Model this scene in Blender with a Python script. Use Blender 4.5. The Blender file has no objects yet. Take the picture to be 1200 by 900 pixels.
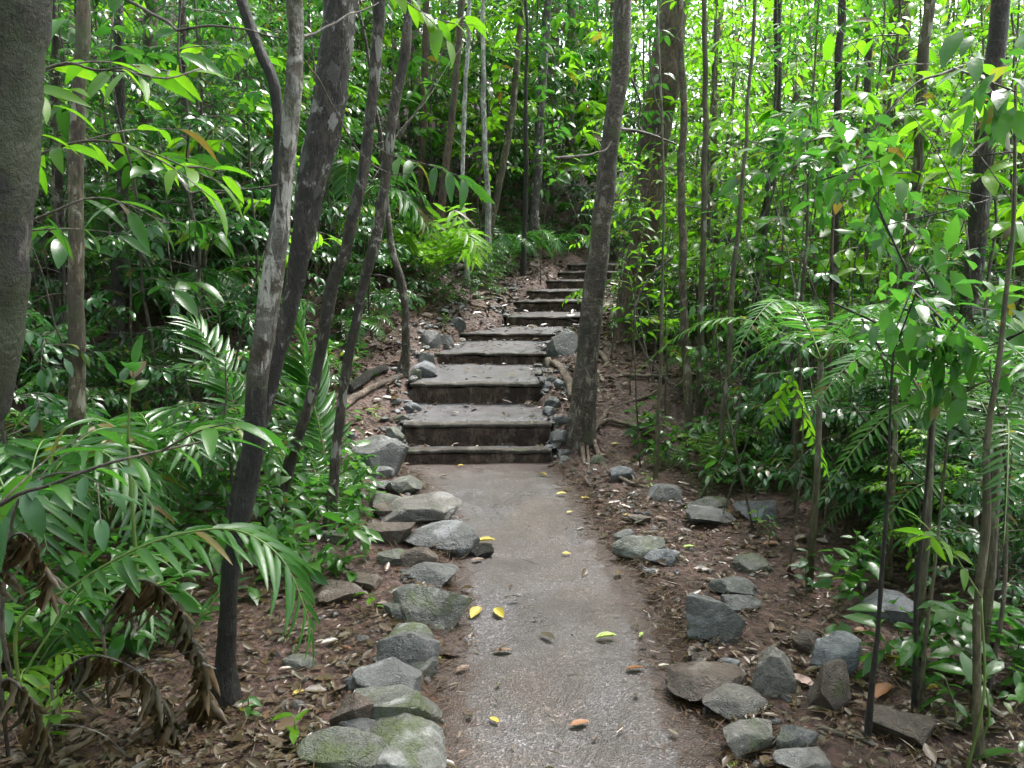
import bpy, math, random
import numpy as np
from mathutils import Vector, Matrix

# ------------------------------------------------------------------ camera, sky, sun, exposure
SC = bpy.context.scene
COL = SC.collection
F = 942.0                                   # focal length in pixels of the 1200 px wide frame
PITCH = math.radians(8.45)
CAM = np.array([0.0, 0.0, 1.6])
cd = bpy.data.cameras.new('camera')
cam = bpy.data.objects.new('camera', cd)
COL.objects.link(cam)
cam.location = CAM
cam.rotation_euler = (math.pi / 2 - PITCH, 0, 0)
cd.sensor_width = 36
cd.lens = 36 * F / 1200
cd.clip_start = 0.02
cd.clip_end = 500
SC.camera = cam

SUN_EL, SUN_AZ = math.radians(62), math.radians(35)
w = bpy.data.worlds.new('World')
SC.world = w
w.use_nodes = True
wn = w.node_tree
bg = wn.nodes['Background']
sky = wn.nodes.new('ShaderNodeTexSky')
sky.sky_type = 'NISHITA'
sky.sun_disc = False
sky.sun_elevation = SUN_EL
sky.sun_rotation = SUN_AZ
sky.dust_density = 4.0
hs = wn.nodes.new('ShaderNodeHueSaturation')
hs.inputs['Saturation'].default_value = 0.42     # overcast: the blue is mostly scattered out
wn.links.new(sky.outputs[0], hs.inputs['Color'])
wn.links.new(hs.outputs[0], bg.inputs['Color'])
bg.inputs['Strength'].default_value = 0.125
sd = bpy.data.lights.new('sun', 'SUN')
sd.energy = 1.2
sd.angle = math.radians(16)
sd.color = (1.0, 0.98, 0.96)
sun = bpy.data.objects.new('sun', sd)
COL.objects.link(sun)
sun.rotation_euler = (math.pi / 2 - SUN_EL, 0, -SUN_AZ + math.pi)
SC.view_settings.view_transform = 'Standard'
SC.view_settings.look = 'None'
SC.view_settings.gamma = 1
SC.view_settings.exposure = 2.78
cy = SC.cycles
cy.max_bounces = 7
cy.diffuse_bounces = 3
cy.glossy_bounces = 3
cy.transmission_bounces = 5
cy.use_adaptive_sampling = True
cy.adaptive_threshold = 0.015
cy.use_denoising = True
cy.sample_clamp_indirect = 6

rng = np.random.default_rng(11)
random.seed(11)

# ------------------------------------------------------------------ pixel <-> place
FW = np.array([0, math.cos(PITCH), -math.sin(PITCH)])
UP = np.array([0, math.sin(PITCH), math.cos(PITCH)])
RT = np.array([1.0, 0, 0])


def ray(u, v):
    return FW + RT * (u - 600) / F + UP * (450 - v) / F


def at(u, v, Y):
    d = ray(u, v)
    return CAM + d * (Y / d[1])


def proj(p):
    q = np.asarray(p, float) - CAM
    z = q @ FW
    return 600 + F * (q @ RT) / z, 450 - F * (q @ UP) / z, z


# ------------------------------------------------------------------ noise
TAB = rng.random((64, 64, 64)).astype(np.float32)


def vn3(p):
    p = np.asarray(p, float)
    i = np.floor(p).astype(int)
    f = p - i
    f = f * f * (3 - 2 * f)
    i0 = i & 63
    i1 = (i + 1) & 63
    x0, y0, z0 = i0[..., 0], i0[..., 1], i0[..., 2]
    x1, y1, z1 = i1[..., 0], i1[..., 1], i1[..., 2]
    fx, fy, fz = f[..., 0], f[..., 1], f[..., 2]
    a = TAB[x0, y0, z0] * (1 - fx) + TAB[x1, y0, z0] * fx
    b = TAB[x0, y1, z0] * (1 - fx) + TAB[x1, y1, z0] * fx
    c = TAB[x0, y0, z1] * (1 - fx) + TAB[x1, y0, z1] * fx
    d = TAB[x0, y1, z1] * (1 - fx) + TAB[x1, y1, z1] * fx
    a = a * (1 - fy) + b * fy
    c = c * (1 - fy) + d * fy
    return (a * (1 - fz) + c * fz) * 2 - 1


def fbm3(p, o=4):
    p = np.asarray(p, float)
    s = 0
    a = 1.0
    t = 0
    for k in range(o):
        s = s + a * vn3(p * (2 ** k) + 17.3 * k)
        t += a
        a *= 0.5
    return s / t


def fbm2(x, y, o=4, seed=0.0):
    x = np.asarray(x, float)
    y = np.asarray(y, float)
    return fbm3(np.stack([x, y, np.full_like(x, 3.7 + seed)], -1), o)


def sm(a, b, x):
    t = np.clip((np.asarray(x, float) - a) / (b - a), 0, 1)
    return t * t * (3 - 2 * t)


# ------------------------------------------------------------------ the lie of the land
# step: distance, pixel rows of the top and the foot of its riser, pixel columns of its ends
STEPS = [(6.40, 527, 542, 468, 646), (6.78, 497, 525, 473, 645), (7.62, 450, 473, 481, 634),
         (8.75, 414, 427, 505, 640), (10.0, 391, 400, 540, 646), (11.0, 371, 383, 594, 690),
         (12.0, 353, 366, 603, 694), (12.9, 341, 351, 618, 702), (13.8, 329, 339, 640, 720),
         (14.6, 319, 328, 655, 726), (15.3, 310, 318, 668, 730)]
ST = []
for (Y, vt, vb, u0, u1) in STEPS:
    ST.append((Y, at(600, vt, Y)[2], at(600, vb, Y)[2], at(u0, vt, Y)[0], at(u1, vt, Y)[0]))
PY = [-20, 6.2] + [s[0] for s in ST] + [16.5, 20, 30, 80]
PZ = [0, 0] + [s[2] for s in ST] + [ST[-1][1] + .12, ST[-1][1] + .5, ST[-1][1] + 1.6, ST[-1][1] + 8]
XY_ = [-20, 0, 2.4, 3.7, 5.05, 6.2] + [s[0] for s in ST] + [17.5, 22, 80]
XX_ = [.25, .22, .20, .17, .03, -.22] + [(s[3] + s[4]) / 2 for s in ST] + [2.8, 5.5, 6]
HY_ = [-20, 2.4, 3.7, 5.05, 6.3, 7.6, 10, 80]
HX_ = [.47, .45, .46, .48, .58, .60, .55, .5]


def pathz(y):
    return np.interp(y, PY, PZ)


def pathx(y):
    return np.interp(y, XY_, XX_)


def terrain(x, y):
    x = np.asarray(x, float)
    y = np.asarray(y, float)
    pz = pathz(y)
    dx = x - pathx(y)
    hw = np.interp(y, HY_, HX_)
    d = np.abs(dx) - hw + .15 * fbm2(x * 2.6, y * 2.6, 4) + .045 * fbm2(x * 14, y * 14, 2, 5)
    ins = pz - .035 - .10 * sm(6.2, 6.5, y)
    t = np.maximum(d, 0)
    left = .32 * np.minimum(t, 16) * sm(4.0, 9.5, y) + .05 * np.minimum(t, 3)
    right = .045 * np.minimum(t, 20)
    # the left bank climbs ahead of the steps, the right side stays lower
    side = np.where(dx < 0, left, right)
    far = np.where(dx < 0, .16, .05) * np.maximum(y - 16, 0)
    n = .11 * fbm2(x * .9, y * .9, 4, 2) + .022 * fbm2(x * 7, y * 7, 3, 9)
    out = pz + .012 + .10 * sm(6.35, 6.9, y) * sm(16.5, 15.5, y) + .030 * sm(0, .22, t) + side + far * sm(0, 2, t) + n * sm(.0, .9, t)
    return ins * (1 - sm(-.03, .05, d)) + out * sm(-.03, .05, d)


def gz(x, y):
    return float(terrain(np.array([x]), np.array([y]))[0])


def sz(x, y):
    z = gz(x, y)
    if y < 6.3 and abs(x - pathx(y)) < np.interp(y, HY_, HX_) + .25:
        z = max(z, float(pathz(y)) + .004)
    return z


def treadz(x, y):
    x = np.asarray(x, float)
    y = np.asarray(y, float)
    z = np.full(x.shape, -9.0)
    for k in range(len(ST) - 1):
        a, b = ST[k], ST[k + 1]
        m = (y > a[0] + .02) & (y < b[0] - .03) & (x > a[3] - .02) & (x < a[4] + .02)
        z = np.where(m, a[1] + (b[2] - a[1]) * (y - a[0]) / (b[0] - a[0]) + .012, z)
    return z


def ground(u, v, ymax=40.0):
    d = ray(u, v)
    d = d / d[1]
    ys = np.linspace(1.2, ymax, 1600)
    P = CAM[None] + d[None] * ys[:, None]
    h = terrain(P[:, 0], P[:, 1])
    nearp = (P[:, 1] < 6.3) & (np.abs(P[:, 0] - pathx(P[:, 1])) < np.interp(P[:, 1], HY_, HX_) + .25)
    h = np.where(nearp, np.maximum(h, pathz(P[:, 1])), h)
    k = np.nonzero(P[:, 2] <= h)[0]
    i = k[0] if len(k) else len(ys) - 1
    return np.array([P[i, 0], P[i, 1], h[i]])


# ------------------------------------------------------------------ mesh helpers
def mesh(name, V, quads=None, tris=None, mat=None, smooth=True, mats=None, fmat=None):
    me = bpy.data.meshes.new(name)
    V = np.ascontiguousarray(V, np.float32)
    me.vertices.add(len(V))
    me.vertices.foreach_set('co', V.ravel())
    parts = []
    sizes = []
    if quads is not None and len(quads):
        q = np.asarray(quads, np.int32)
        parts.append(q.ravel())
        sizes.append(np.full(len(q), 4, np.int32))
    if tris is not None and len(tris):
        t = np.asarray(tris, np.int32)
        parts.append(t.ravel())
        sizes.append(np.full(len(t), 3, np.int32))
    L = np.concatenate(parts)
    S = np.concatenate(sizes)
    me.loops.add(len(L))
    me.loops.foreach_set('vertex_index', L)
    me.polygons.add(len(S))
    st = np.zeros(len(S), np.int32)
    st[1:] = np.cumsum(S)[:-1]
    me.polygons.foreach_set('loop_start', st)
    me.polygons.foreach_set('loop_total', S)
    me.polygons.foreach_set('use_smooth', np.full(len(S), bool(smooth)))
    if mats:
        for m in mats:
            me.materials.append(m)
        me.polygons.foreach_set('material_index', np.asarray(fmat, np.int32))
    elif mat:
        me.materials.append(mat)
    me.update(calc_edges=True)
    return me


def link(name, data, parent=None, loc=None):
    o = bpy.data.objects.new(name, data)
    COL.objects.link(o)
    if parent is not None:
        o.parent = parent
    if loc is not None:
        o.location = loc
    return o


def tag(o, label=None, cat=None, group=None, kind=None):
    if label:
        o['label'] = label
    if cat:
        o['category'] = cat
    if group:
        o['group'] = group
    if kind:
        o['kind'] = kind
    return o


def thing(name, loc, label, cat, group=None):
    o = bpy.data.objects.new(name, None)
    o.empty_display_size = .1
    COL.objects.link(o)
    o.location = loc
    return tag(o, label, cat, group)


def resample(pts, step):
    """Catmull-Rom through pts (any columns), about `step` long pieces."""
    P = np.asarray(pts, float)
    if len(P) == 2:
        n = max(2, int(np.linalg.norm(P[1, :3] - P[0, :3]) / step))
        t = np.linspace(0, 1, n + 1)[:, None]
        return P[0] * (1 - t) + P[1] * t
    E = np.vstack([2 * P[0] - P[1], P, 2 * P[-1] - P[-2]])
    out = []
    for i in range(len(P) - 1):
        p0, p1, p2, p3 = E[i], E[i + 1], E[i + 2], E[i + 3]
        n = max(1, int(round(np.linalg.norm(p2[:3] - p1[:3]) / step)))
        for k in range(n):
            t = k / n
            out.append(.5 * (2 * p1 + (p2 - p0) * t + (2 * p0 - 5 * p1 + 4 * p2 - p3) * t * t + (3 * p1 - p0 - 3 * p2 + p3) * t ** 3))
    out.append(P[-1])
    return np.array(out)


def tube(pts, rad, sides=6, off=0):
    """-> verts, quads, tris for a tapered tube along pts."""
    P = np.asarray(pts, float)
    R = np.asarray(rad, float)
    T = np.gradient(P, axis=0)
    T /= np.linalg.norm(T, axis=1)[:, None] + 1e-9
    a = np.array([1.0, 0, 0]) if abs(T[0, 0]) < .8 else np.array([0, 1.0, 0])
    N = np.zeros_like(P)
    for i in range(len(P)):
        a = a - T[i] * (a @ T[i])
        a = a / (np.linalg.norm(a) + 1e-9)
        N[i] = a
    B = np.cross(T, N)
    th = np.linspace(0, 2 * math.pi, sides, endpoint=False)
    V = P[:, None] + R[:, None, None] * (np.cos(th)[None, :, None] * N[:, None] + np.sin(th)[None, :, None] * B[:, None])
    n = len(P)
    V = V.reshape(-1, 3)
    i = np.arange(n - 1)[:, None] * sides
    j = np.arange(sides)[None]
    jn = (j + 1) % sides
    Q = np.stack([i + j, i + jn, i + sides + jn, i + sides + j], -1).reshape(-1, 4)
    V = np.vstack([V, P[:1], P[-1:]])
    c0, c1 = n * sides, n * sides + 1
    jj = np.arange(sides)
    T0 = np.stack([np.full(sides, c0), (jj + 1) % sides, jj], -1)
    T1 = np.stack([np.full(sides, c1), (n - 1) * sides + jj, (n - 1) * sides + (jj + 1) % sides], -1)
    return V, Q + off, np.vstack([T0, T1]) + off


class Geo:
    def __init__(s):
        s.V, s.Q, s.T, s.n = [], [], [], 0

    def tube(s, pts, rad, sides=6):
        V, Q, T = tube(pts, rad, sides, s.n)
        s.V.append(V)
        s.Q.append(Q)
        s.T.append(T)
        s.n += len(V)

    def mesh(s, name, mat, smooth=True):
        return mesh(name, np.vstack(s.V), np.vstack(s.Q), np.vstack(s.T), mat, smooth)


def leaf_tpl(n=5, width=.36, fold=.25, droop=.25, a=.75, b=.9, pet=.0, wave=0):
    """one leaf, unit long along +X, normal +Z: verts, tris"""
    s = np.linspace(0, 1, n + 1)
    f = (s ** a) * ((1 - s) ** b)
    f = f / ((a / (a + b)) ** a * (b / (a + b)) ** b)
    wv = width / 2 * f
    x = pet + (1 - pet) * s
    z = -droop * x ** 2
    V = [(0, 0, 0)]
    for k in range(1, n):
        wz = wave * math.sin(k * 2.4)
        V += [(x[k], -wv[k], z[k] + fold * wv[k] + wz), (x[k], 0, z[k]), (x[k], wv[k], z[k] + fold * wv[k] - wz)]
    V.append((1, 0, z[n]))
    T = [(0, 1, 2), (0, 2, 3)]
    for k in range(n - 2):
        l, m, r = 1 + 3 * k, 2 + 3 * k, 3 + 3 * k
        T += [(l, l + 3, m + 3), (l, m + 3, m), (m, m + 3, r + 3), (m, r + 3, r)]
    l = 1 + 3 * (n - 2)
    e = l + 3
    T += [(l, e, l + 1), (l + 1, e, l + 2)]
    return np.array(V, float), np.array(T, int)


def unit(a):
    return a / (np.linalg.norm(a, axis=-1, keepdims=True) + 1e-9)


def cloud(name, pos, dr, nr, L, mat, tpl, wf=None):
    """many leaves as one mesh"""
    pos = np.asarray(pos, float)
    X = unit(np.asarray(dr, float))
    Nn = np.asarray(nr, float)
    Nn = unit(Nn - X * np.sum(X * Nn, -1, keepdims=True))
    Yv = np.cross(Nn, X)
    tv, tt = tpl
    L = np.broadcast_to(np.asarray(L, float), (len(pos),))
    wf = np.ones(len(pos)) if wf is None else np.broadcast_to(np.asarray(wf, float), (len(pos),))
    V = pos[:, None] + L[:, None, None] * (tv[None, :, 0, None] * X[:, None] + tv[None, :, 1, None] * wf[:, None, None] * Yv[:, None] + tv[None, :, 2, None] * Nn[:, None])
    T = tt[None] + (np.arange(len(pos)) * len(tv))[:, None, None]
    return mesh(name, V.reshape(-1, 3), None, T.reshape(-1, 3), mat, True)


def place_leaf(name, me, parent, pos, dr, nr, L, wf=1.0):
    X = unit(np.asarray(dr, float))
    Nn = np.asarray(nr, float)
    Nn = unit(Nn - X * (X @ Nn))
    Yv = np.cross(Nn, X)
    o = bpy.data.objects.new(name, me)
    COL.objects.link(o)
    if parent is not None:
        o.parent = parent
    M = Matrix.Identity(4)
    for r in range(3):
        M[r][0] = X[r] * L
        M[r][1] = Yv[r] * L * wf
        M[r][2] = Nn[r] * L
        M[r][3] = pos[r]
    o.matrix_basis = M
    return o


# ------------------------------------------------------------------ materials
def newmat(name):
    m = bpy.data.materials.new(name)
    m.use_nodes = True
    nt = m.node_tree
    p = nt.nodes['Principled BSDF']
    return m, nt, p


def N(nt, t, **kw):
    n = nt.nodes.new(t)
    for k, v in kw.items():
        if k in n.inputs:
            n.inputs[k].default_value = v
        else:
            setattr(n, k, v)
    return n


def ramp(nt, src, stops):
    r = nt.nodes.new('ShaderNodeValToRGB')
    e = r.color_ramp.elements
    while len(e) < len(stops):
        e.new(.5)
    for k, (p, c) in enumerate(stops):
        e[k].position = p
        e[k].color = (*c, 1) if len(c) == 3 else c
    nt.links.new(src, r.inputs[0])
    return r.outputs[0]


def mix(nt, fac, a, b, mode='MIX'):
    n = nt.nodes.new('ShaderNodeMix')
    n.data_type = 'RGBA'
    n.blend_type = mode
    for s, v in ((n.inputs[0], fac), (n.inputs[6], a), (n.inputs[7], b)):
        if hasattr(v, 'links') or isinstance(v, bpy.types.NodeSocket):
            nt.links.new(v, s)
        elif isinstance(v, (int, float)):
            s.default_value = v
        else:
            s.default_value = (*v, 1)
    return n.outputs[2]


def noise(nt, co, scale, detail=4, rough=.55, dist=0):
    n = N(nt, 'ShaderNodeTexNoise', Scale=scale, Detail=detail, Roughness=rough, Distortion=dist)
    if co is not None:
        nt.links.new(co, n.inputs['Vector'])
    return n.outputs['Fac']


def mapping(nt, co, sc):
    m = N(nt, 'ShaderNodeMapping')
    m.inputs['Scale'].default_value = sc
    nt.links.new(co, m.inputs['Vector'])
    return m.outputs[0]


def bump(nt, p, h, strength=.5, dist=.02):
    b = N(nt, 'ShaderNodeBump', Strength=strength, Distance=dist)
    nt.links.new(h, b.inputs['Height'])
    nt.links.new(b.outputs[0], p.inputs['Normal'])


def leaf_mat(name, cols, trans=.35, tcol=None, rough=.3, gloss=.5, tscale=1.9):
    m, nt, p = newmat(name)
    g = N(nt, 'ShaderNodeNewGeometry')
    oi = N(nt, 'ShaderNodeObjectInfo')
    ad = N(nt, 'ShaderNodeMath', operation='ADD')
    nt.links.new(g.outputs['Random Per Island'], ad.inputs[0])
    nt.links.new(oi.outputs['Random'], ad.inputs[1])
    fr = N(nt, 'ShaderNodeMath', operation='FRACT')
    nt.links.new(ad.outputs[0], fr.inputs[0])
    k = len(cols)
    st_ = [(.965 * i / max(1, k - 1), cc) for i, cc in enumerate(cols)]
    if trans > .2:                                # a few leaves are yellowing or spent
        st_ += [(.978, (.20, .19, .02)), (.992, (.11, .06, .02))]
    c = ramp(nt, fr.outputs[0], st_)
    tc = N(nt, 'ShaderNodeTexCoord')
    n1 = noise(nt, tc.outputs['Object'], 24, 3)
    c = mix(nt, n1, c, mix(nt, .30, c, (.05, .11, .012)))
    nt.links.new(c, p.inputs['Base Color'])
    rr = N(nt, 'ShaderNodeMapRange')
    rr.inputs['To Min'].default_value = rough * .5
    rr.inputs['To Max'].default_value = rough * 1.5
    nt.links.new(fr.outputs[0], rr.inputs['Value'])
    nt.links.new(rr.outputs[0], p.inputs['Roughness'])
    p.inputs['Specular IOR Level'].default_value = gloss
    n2 = noise(nt, tc.outputs['Object'], 60, 2)
    bump(nt, p, n2, .15, .006)
    if trans > 0:
        t = N(nt, 'ShaderNodeBsdfTranslucent')
        tm = mix(nt, 1.0, c, tcol or (tscale * .88, tscale, tscale * .65), 'MULTIPLY')
        nt.links.new(tm, t.inputs['Color'])
        mx = N(nt, 'ShaderNodeMixShader')
        mx.inputs[0].default_value = trans
        nt.links.new(p.outputs[0], mx.inputs[1])
        nt.links.new(t.outputs[0], mx.inputs[2])
        nt.links.new(mx.outputs[0], nt.nodes['Material Output'].inputs['Surface'])
    return m


def bark_mat(name, dark, mid, light, lich=.5, ring=0.0, rough=.6, moss=None, mossamt=0.0, bs=.6, zs=.35, wetfoot=None):
    m, nt, p = newmat(name)
    tc = N(nt, 'ShaderNodeTexCoord')
    co = tc.outputs['Object']
    st = mapping(nt, co, (1, 1, zs))
    n1 = noise(nt, st, 46, 6, .7, .5)
    c = ramp(nt, n1, [(.40, dark), (.52, mid), (.68, tuple(x * 1.55 for x in mid))])
    n2 = noise(nt, mapping(nt, co, (1, 1, .7)), 17, 6, .72, .6)
    f = ramp(nt, n2, [(max(0, .66 - .25 * lich), (0, 0, 0)), (.70 - .2 * lich, (1, 1, 1))])
    c = mix(nt, f, c, light)
    n4 = noise(nt, mapping(nt, co, (1, 1, .5)), 5.0, 5, .65, .5)
    f4 = ramp(nt, n4, [(.5, (0, 0, 0)), (.6, (1, 1, 1))])
    c = mix(nt, f4, c, mix(nt, .85, c, dark))
    if lich > .15:                                # crusts of pale lichen with ragged rims
        wv = mix(nt, .09, mapping(nt, co, (1, 1, .55)), N(nt, 'ShaderNodeTexNoise', Scale=22.0, Detail=5.0).outputs['Color'])
        vo = N(nt, 'ShaderNodeTexVoronoi', Scale=13.0)
        nt.links.new(wv, vo.inputs['Vector'])
        vs = N(nt, 'ShaderNodeSeparateColor')
        nt.links.new(vo.outputs['Color'], vs.inputs[0])
        pk = N(nt, 'ShaderNodeMath', operation='LESS_THAN')
        nt.links.new(vs.outputs[0], pk.inputs[0])
        pk.inputs[1].default_value = .22 + .35 * lich
        dk = N(nt, 'ShaderNodeMath', operation='LESS_THAN')
        nt.links.new(vo.outputs['Distance'], dk.inputs[0])
        dk.inputs[1].default_value = .33
        an = N(nt, 'ShaderNodeMath', operation='MULTIPLY')
        nt.links.new(pk.outputs[0], an.inputs[0])
        nt.links.new(dk.outputs[0], an.inputs[1])
        a2 = N(nt, 'ShaderNodeMath', operation='MULTIPLY')
        nt.links.new(an.outputs[0], a2.inputs[0])
        a2.inputs[1].default_value = .88
        c = mix(nt, a2.outputs[0], c, light)
        dkk = N(nt, 'ShaderNodeMath', operation='GREATER_THAN')
        nt.links.new(vs.outputs[1], dkk.inputs[0])
        dkk.inputs[1].default_value = .74
        c = mix(nt, mix(nt, .7, (0, 0, 0), dkk.outputs[0]), c, dark)
    if ring:
        rz = noise(nt, mapping(nt, co, (2.2, 2.2, 10)), 4, 4, .7)
        fr = ramp(nt, rz, [(.58, (0, 0, 0)), (.64, (1, 1, 1))])
        c = mix(nt, mix(nt, ring, (0, 0, 0), fr), c, light)
    if moss:
        n3 = noise(nt, co, 5, 5, .7)
        f3 = ramp(nt, n3, [(.62 - .3 * mossamt, (0, 0, 0)), (.72 - .25 * mossamt, (1, 1, 1))])
        c = mix(nt, mix(nt, .8, (0, 0, 0), f3), c, moss)
    if wetfoot:                                   # the black stained foot of the bark, with a ragged upper edge
        sp = N(nt, 'ShaderNodeSeparateXYZ')
        nt.links.new(co, sp.inputs[0])
        mr = N(nt, 'ShaderNodeMapRange')
        mr.inputs['From Min'].default_value = wetfoot[1]
        mr.inputs['From Max'].default_value = wetfoot[0]
        nt.links.new(sp.outputs[2], mr.inputs['Value'])
        sb = N(nt, 'ShaderNodeMath', operation='ADD')
        nt.links.new(mr.outputs[0], sb.inputs[0])
        nt.links.new(n2, sb.inputs[1])
        c = mix(nt, ramp(nt, sb.outputs[0], [(.80, (0, 0, 0)), (.95, (.96, .96, .96))]), c, (.010, .009, .007))
    nt.links.new(c, p.inputs['Base Color'])
    p.inputs['Roughness'].default_value = rough
    nb = noise(nt, st, 90, 5, .75)
    ad = N(nt, 'ShaderNodeMath', operation='ADD')
    nt.links.new(nb, ad.inputs[0])
    nt.links.new(n1, ad.inputs[1])
    bump(nt, p, ad.outputs[0], min(1, bs * 1.3), .035)
    return m


def rock_mat(name, base, moss=(.07, .10, .03), mossamt=.3, pale=(.42, .43, .45)):
    m, nt, p = newmat(name)
    tc = N(nt, 'ShaderNodeTexCoord')
    oi = N(nt, 'ShaderNodeObjectInfo')
    ad = N(nt, 'ShaderNodeVectorMath', operation='ADD')
    nt.links.new(tc.outputs['Object'], ad.inputs[0])
    ml = N(nt, 'ShaderNodeVectorMath', operation='SCALE')
    ml.inputs[0].default_value = (31, 17, 23)
    nt.links.new(oi.outputs['Random'], ml.inputs['Scale'])
    nt.links.new(ml.outputs[0], ad.inputs[1])
    co = ad.outputs[0]
    n1 = noise(nt, co, 9, 6, .65, .3)
    c = ramp(nt, n1, [(.25, tuple(x * .45 for x in base)), (.5, base), (.75, tuple(min(.6, x * 1.5) for x in base))])
    n2 = noise(nt, co, 4, 4, .6, .6)
    c = mix(nt, ramp(nt, n2, [(.56, (0, 0, 0)), (.64, (.75, .75, .75))]), c, pale)
    g = N(nt, 'ShaderNodeNewGeometry')
    n3 = noise(nt, co, 6, 5, .7)
    c = mix(nt, ramp(nt, n3, [(.66 - .3 * mossamt, (0, 0, 0)), (.76 - .25 * mossamt, (.85, .85, .85))]), c, moss)
    n5 = noise(nt, co, 45, 4, .7)
    c = mix(nt, .5, c, mix(nt, 1.0, c, ramp(nt, n5, [(.3, (.3, .3, .3)), (.7, (1.5, 1.5, 1.5))]), 'MULTIPLY'))
    nt.links.new(c, p.inputs['Base Color'])
    rr = ramp(nt, n2, [(.3, (.28, .28, .28)), (.7, (.6, .6, .6))])
    nt.links.new(rr, p.inputs['Roughness'])
    v = N(nt, 'ShaderNodeTexVoronoi', Scale=7.0, feature='DISTANCE_TO_EDGE')
    nt.links.new(mix(nt, .12, co, N(nt, 'ShaderNodeTexNoise', Scale=9.0).outputs['Color']), v.inputs['Vector'])
    cr = ramp(nt, v.outputs['Distance'], [(.0, (0, 0, 0)), (.05, (1, 1, 1))])
    n7 = noise(nt, co, 110, 4, .75)
    hh = N(nt, 'ShaderNodeMath', operation='MULTIPLY_ADD')
    nt.links.new(cr, hh.inputs[0])
    hh.inputs[1].default_value = .35
    nt.links.new(n5, hh.inputs[2])
    h2 = N(nt, 'ShaderNodeMath', operation='MULTIPLY_ADD')
    nt.links.new(n7, h2.inputs[0])
    h2.inputs[1].default_value = .6
    nt.links.new(hh.outputs[0], h2.inputs[2])
    bump(nt, p, h2.outputs[0], .75, .02)
    return m


def soil_mat():
    m, nt, p = newmat('soil')
    tc = N(nt, 'ShaderNodeTexCoord')
    co = tc.outputs['Object']
    n1 = noise(nt, co, 2.2, 6, .65, .5)
    c = ramp(nt, n1, [(.3, (.020, .011, .008)), (.5, (.058, .028, .019)), (.72, (.105, .050, .034))])
    v = N(nt, 'ShaderNodeTexVoronoi', Scale=34.0, Randomness=1.0)
    nt.links.new(co, v.inputs['Vector'])
    bw = N(nt, 'ShaderNodeSeparateColor')
    nt.links.new(v.outputs['Color'], bw.inputs[0])
    vc = ramp(nt, bw.outputs[0], [(0, (.018, .010, .008)), (.45, (.055, .027, .019)), (.8, (.115, .058, .040)), (1, (.16, .10, .08))])
    c = mix(nt, .55, c, vc)
    n2 = noise(nt, co, 70, 4, .7)
    c = mix(nt, .6, c, mix(nt, 1.0, c, ramp(nt, n2, [(.3, (.4, .4, .4)), (.7, (1.5, 1.5, 1.5))]), 'MULTIPLY'))
    nt.links.new(c, p.inputs['Base Color'])
    nt.links.new(ramp(nt, n1, [(.3, (.35, .35, .35)), (.7, (.75, .75, .75))]), p.inputs['Roughness'])
    ad = N(nt, 'ShaderNodeMath', operation='ADD')
    nt.links.new(n2, ad.inputs[0])
    nt.links.new(v.outputs['Distance'], ad.inputs[1])
    bump(nt, p, ad.outputs[0], .8, .025)
    return m


def path_mat(name, tint, stain):
    m, nt, p = newmat(name)
    tc = N(nt, 'ShaderNodeTexCoord')
    co = tc.outputs['Object']
    n1 = noise(nt, co, 1.6, 5, .6, .6)
    n2 = noise(nt, co, 150, 3, .75)
    v = N(nt, 'ShaderNodeTexVoronoi', Scale=135.0)
    nt.links.new(co, v.inputs['Vector'])
    bw = N(nt, 'ShaderNodeSeparateColor')
    nt.links.new(v.outputs['Color'], bw.inputs[0])
    c = mix(nt, ramp(nt, n1, [(.38, (0, 0, 0)), (.62, (1, 1, 1))]), tint, stain)
    c = mix(nt, 1.0, c, ramp(nt, bw.outputs[0], [(0, (.52, .52, .52)), (.5, (.88, .88, .88)), (.78, (1.1, 1.1, 1.1)), (.9, (1.55, 1.55, 1.6)), (1, (2.5, 2.5, 2.6))]), 'MULTIPLY')  # tone per grain; the palest grains also carry glints put into the colour
    c = mix(nt, .5, c, mix(nt, 1.0, c, ramp(nt, n2, [(.3, (.4, .4, .4)), (.7, (1.5, 1.5, 1.5))]), 'MULTIPLY'))
    n3 = noise(nt, co, 6, 5, .7, .3)
    n6 = noise(nt, co, 2.3, 3, .6, .8)
    c = mix(nt, ramp(nt, n6, [(.46, (0, 0, 0)), (.66, (.7, .7, .7))]), c, tuple(q * .42 for q in stain))
    c = mix(nt, ramp(nt, n3, [(.53, (0, 0, 0)), (.70, (.75, .75, .75))]), c, (.05, .034, .027))
    da = N(nt, 'ShaderNodeAttribute', attribute_name='dirt')
    n8 = noise(nt, co, 9, 6, .75, .4)
    dm = N(nt, 'ShaderNodeMath', operation='MULTIPLY_ADD')
    nt.links.new(n8, dm.inputs[0])
    dm.inputs[1].default_value = 1.5
    nt.links.new(da.outputs['Fac'], dm.inputs[2])
    n9 = noise(nt, co, 60, 4, .7)
    dc = ramp(nt, n9, [(.3, (.020, .012, .009)), (.55, (.048, .028, .020)), (.75, (.085, .052, .038))])
    c = mix(nt, ramp(nt, dm.outputs[0], [(.98, (0, 0, 0)), (1.30, (.95, .95, .95))]), c, dc)
    n10 = noise(nt, co, 38, 4, .7)
    c = mix(nt, .6, c, mix(nt, 1.0, c, ramp(nt, n10, [(.32, (.42, .42, .42)), (.7, (1.55, 1.55, 1.55))]), 'MULTIPLY'))
    nt.links.new(c, p.inputs['Base Color'])
    nt.links.new(ramp(nt, n1, [(.35, (.24, .24, .24)), (.65, (.46, .46, .46))]), p.inputs['Roughness'])
    ad = N(nt, 'ShaderNodeMath', operation='ADD')
    nt.links.new(n2, ad.inputs[0])
    nt.links.new(v.outputs['Distance'], ad.inputs[1])
    bump(nt, p, ad.outputs[0], .55, .008)
    return m


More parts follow.
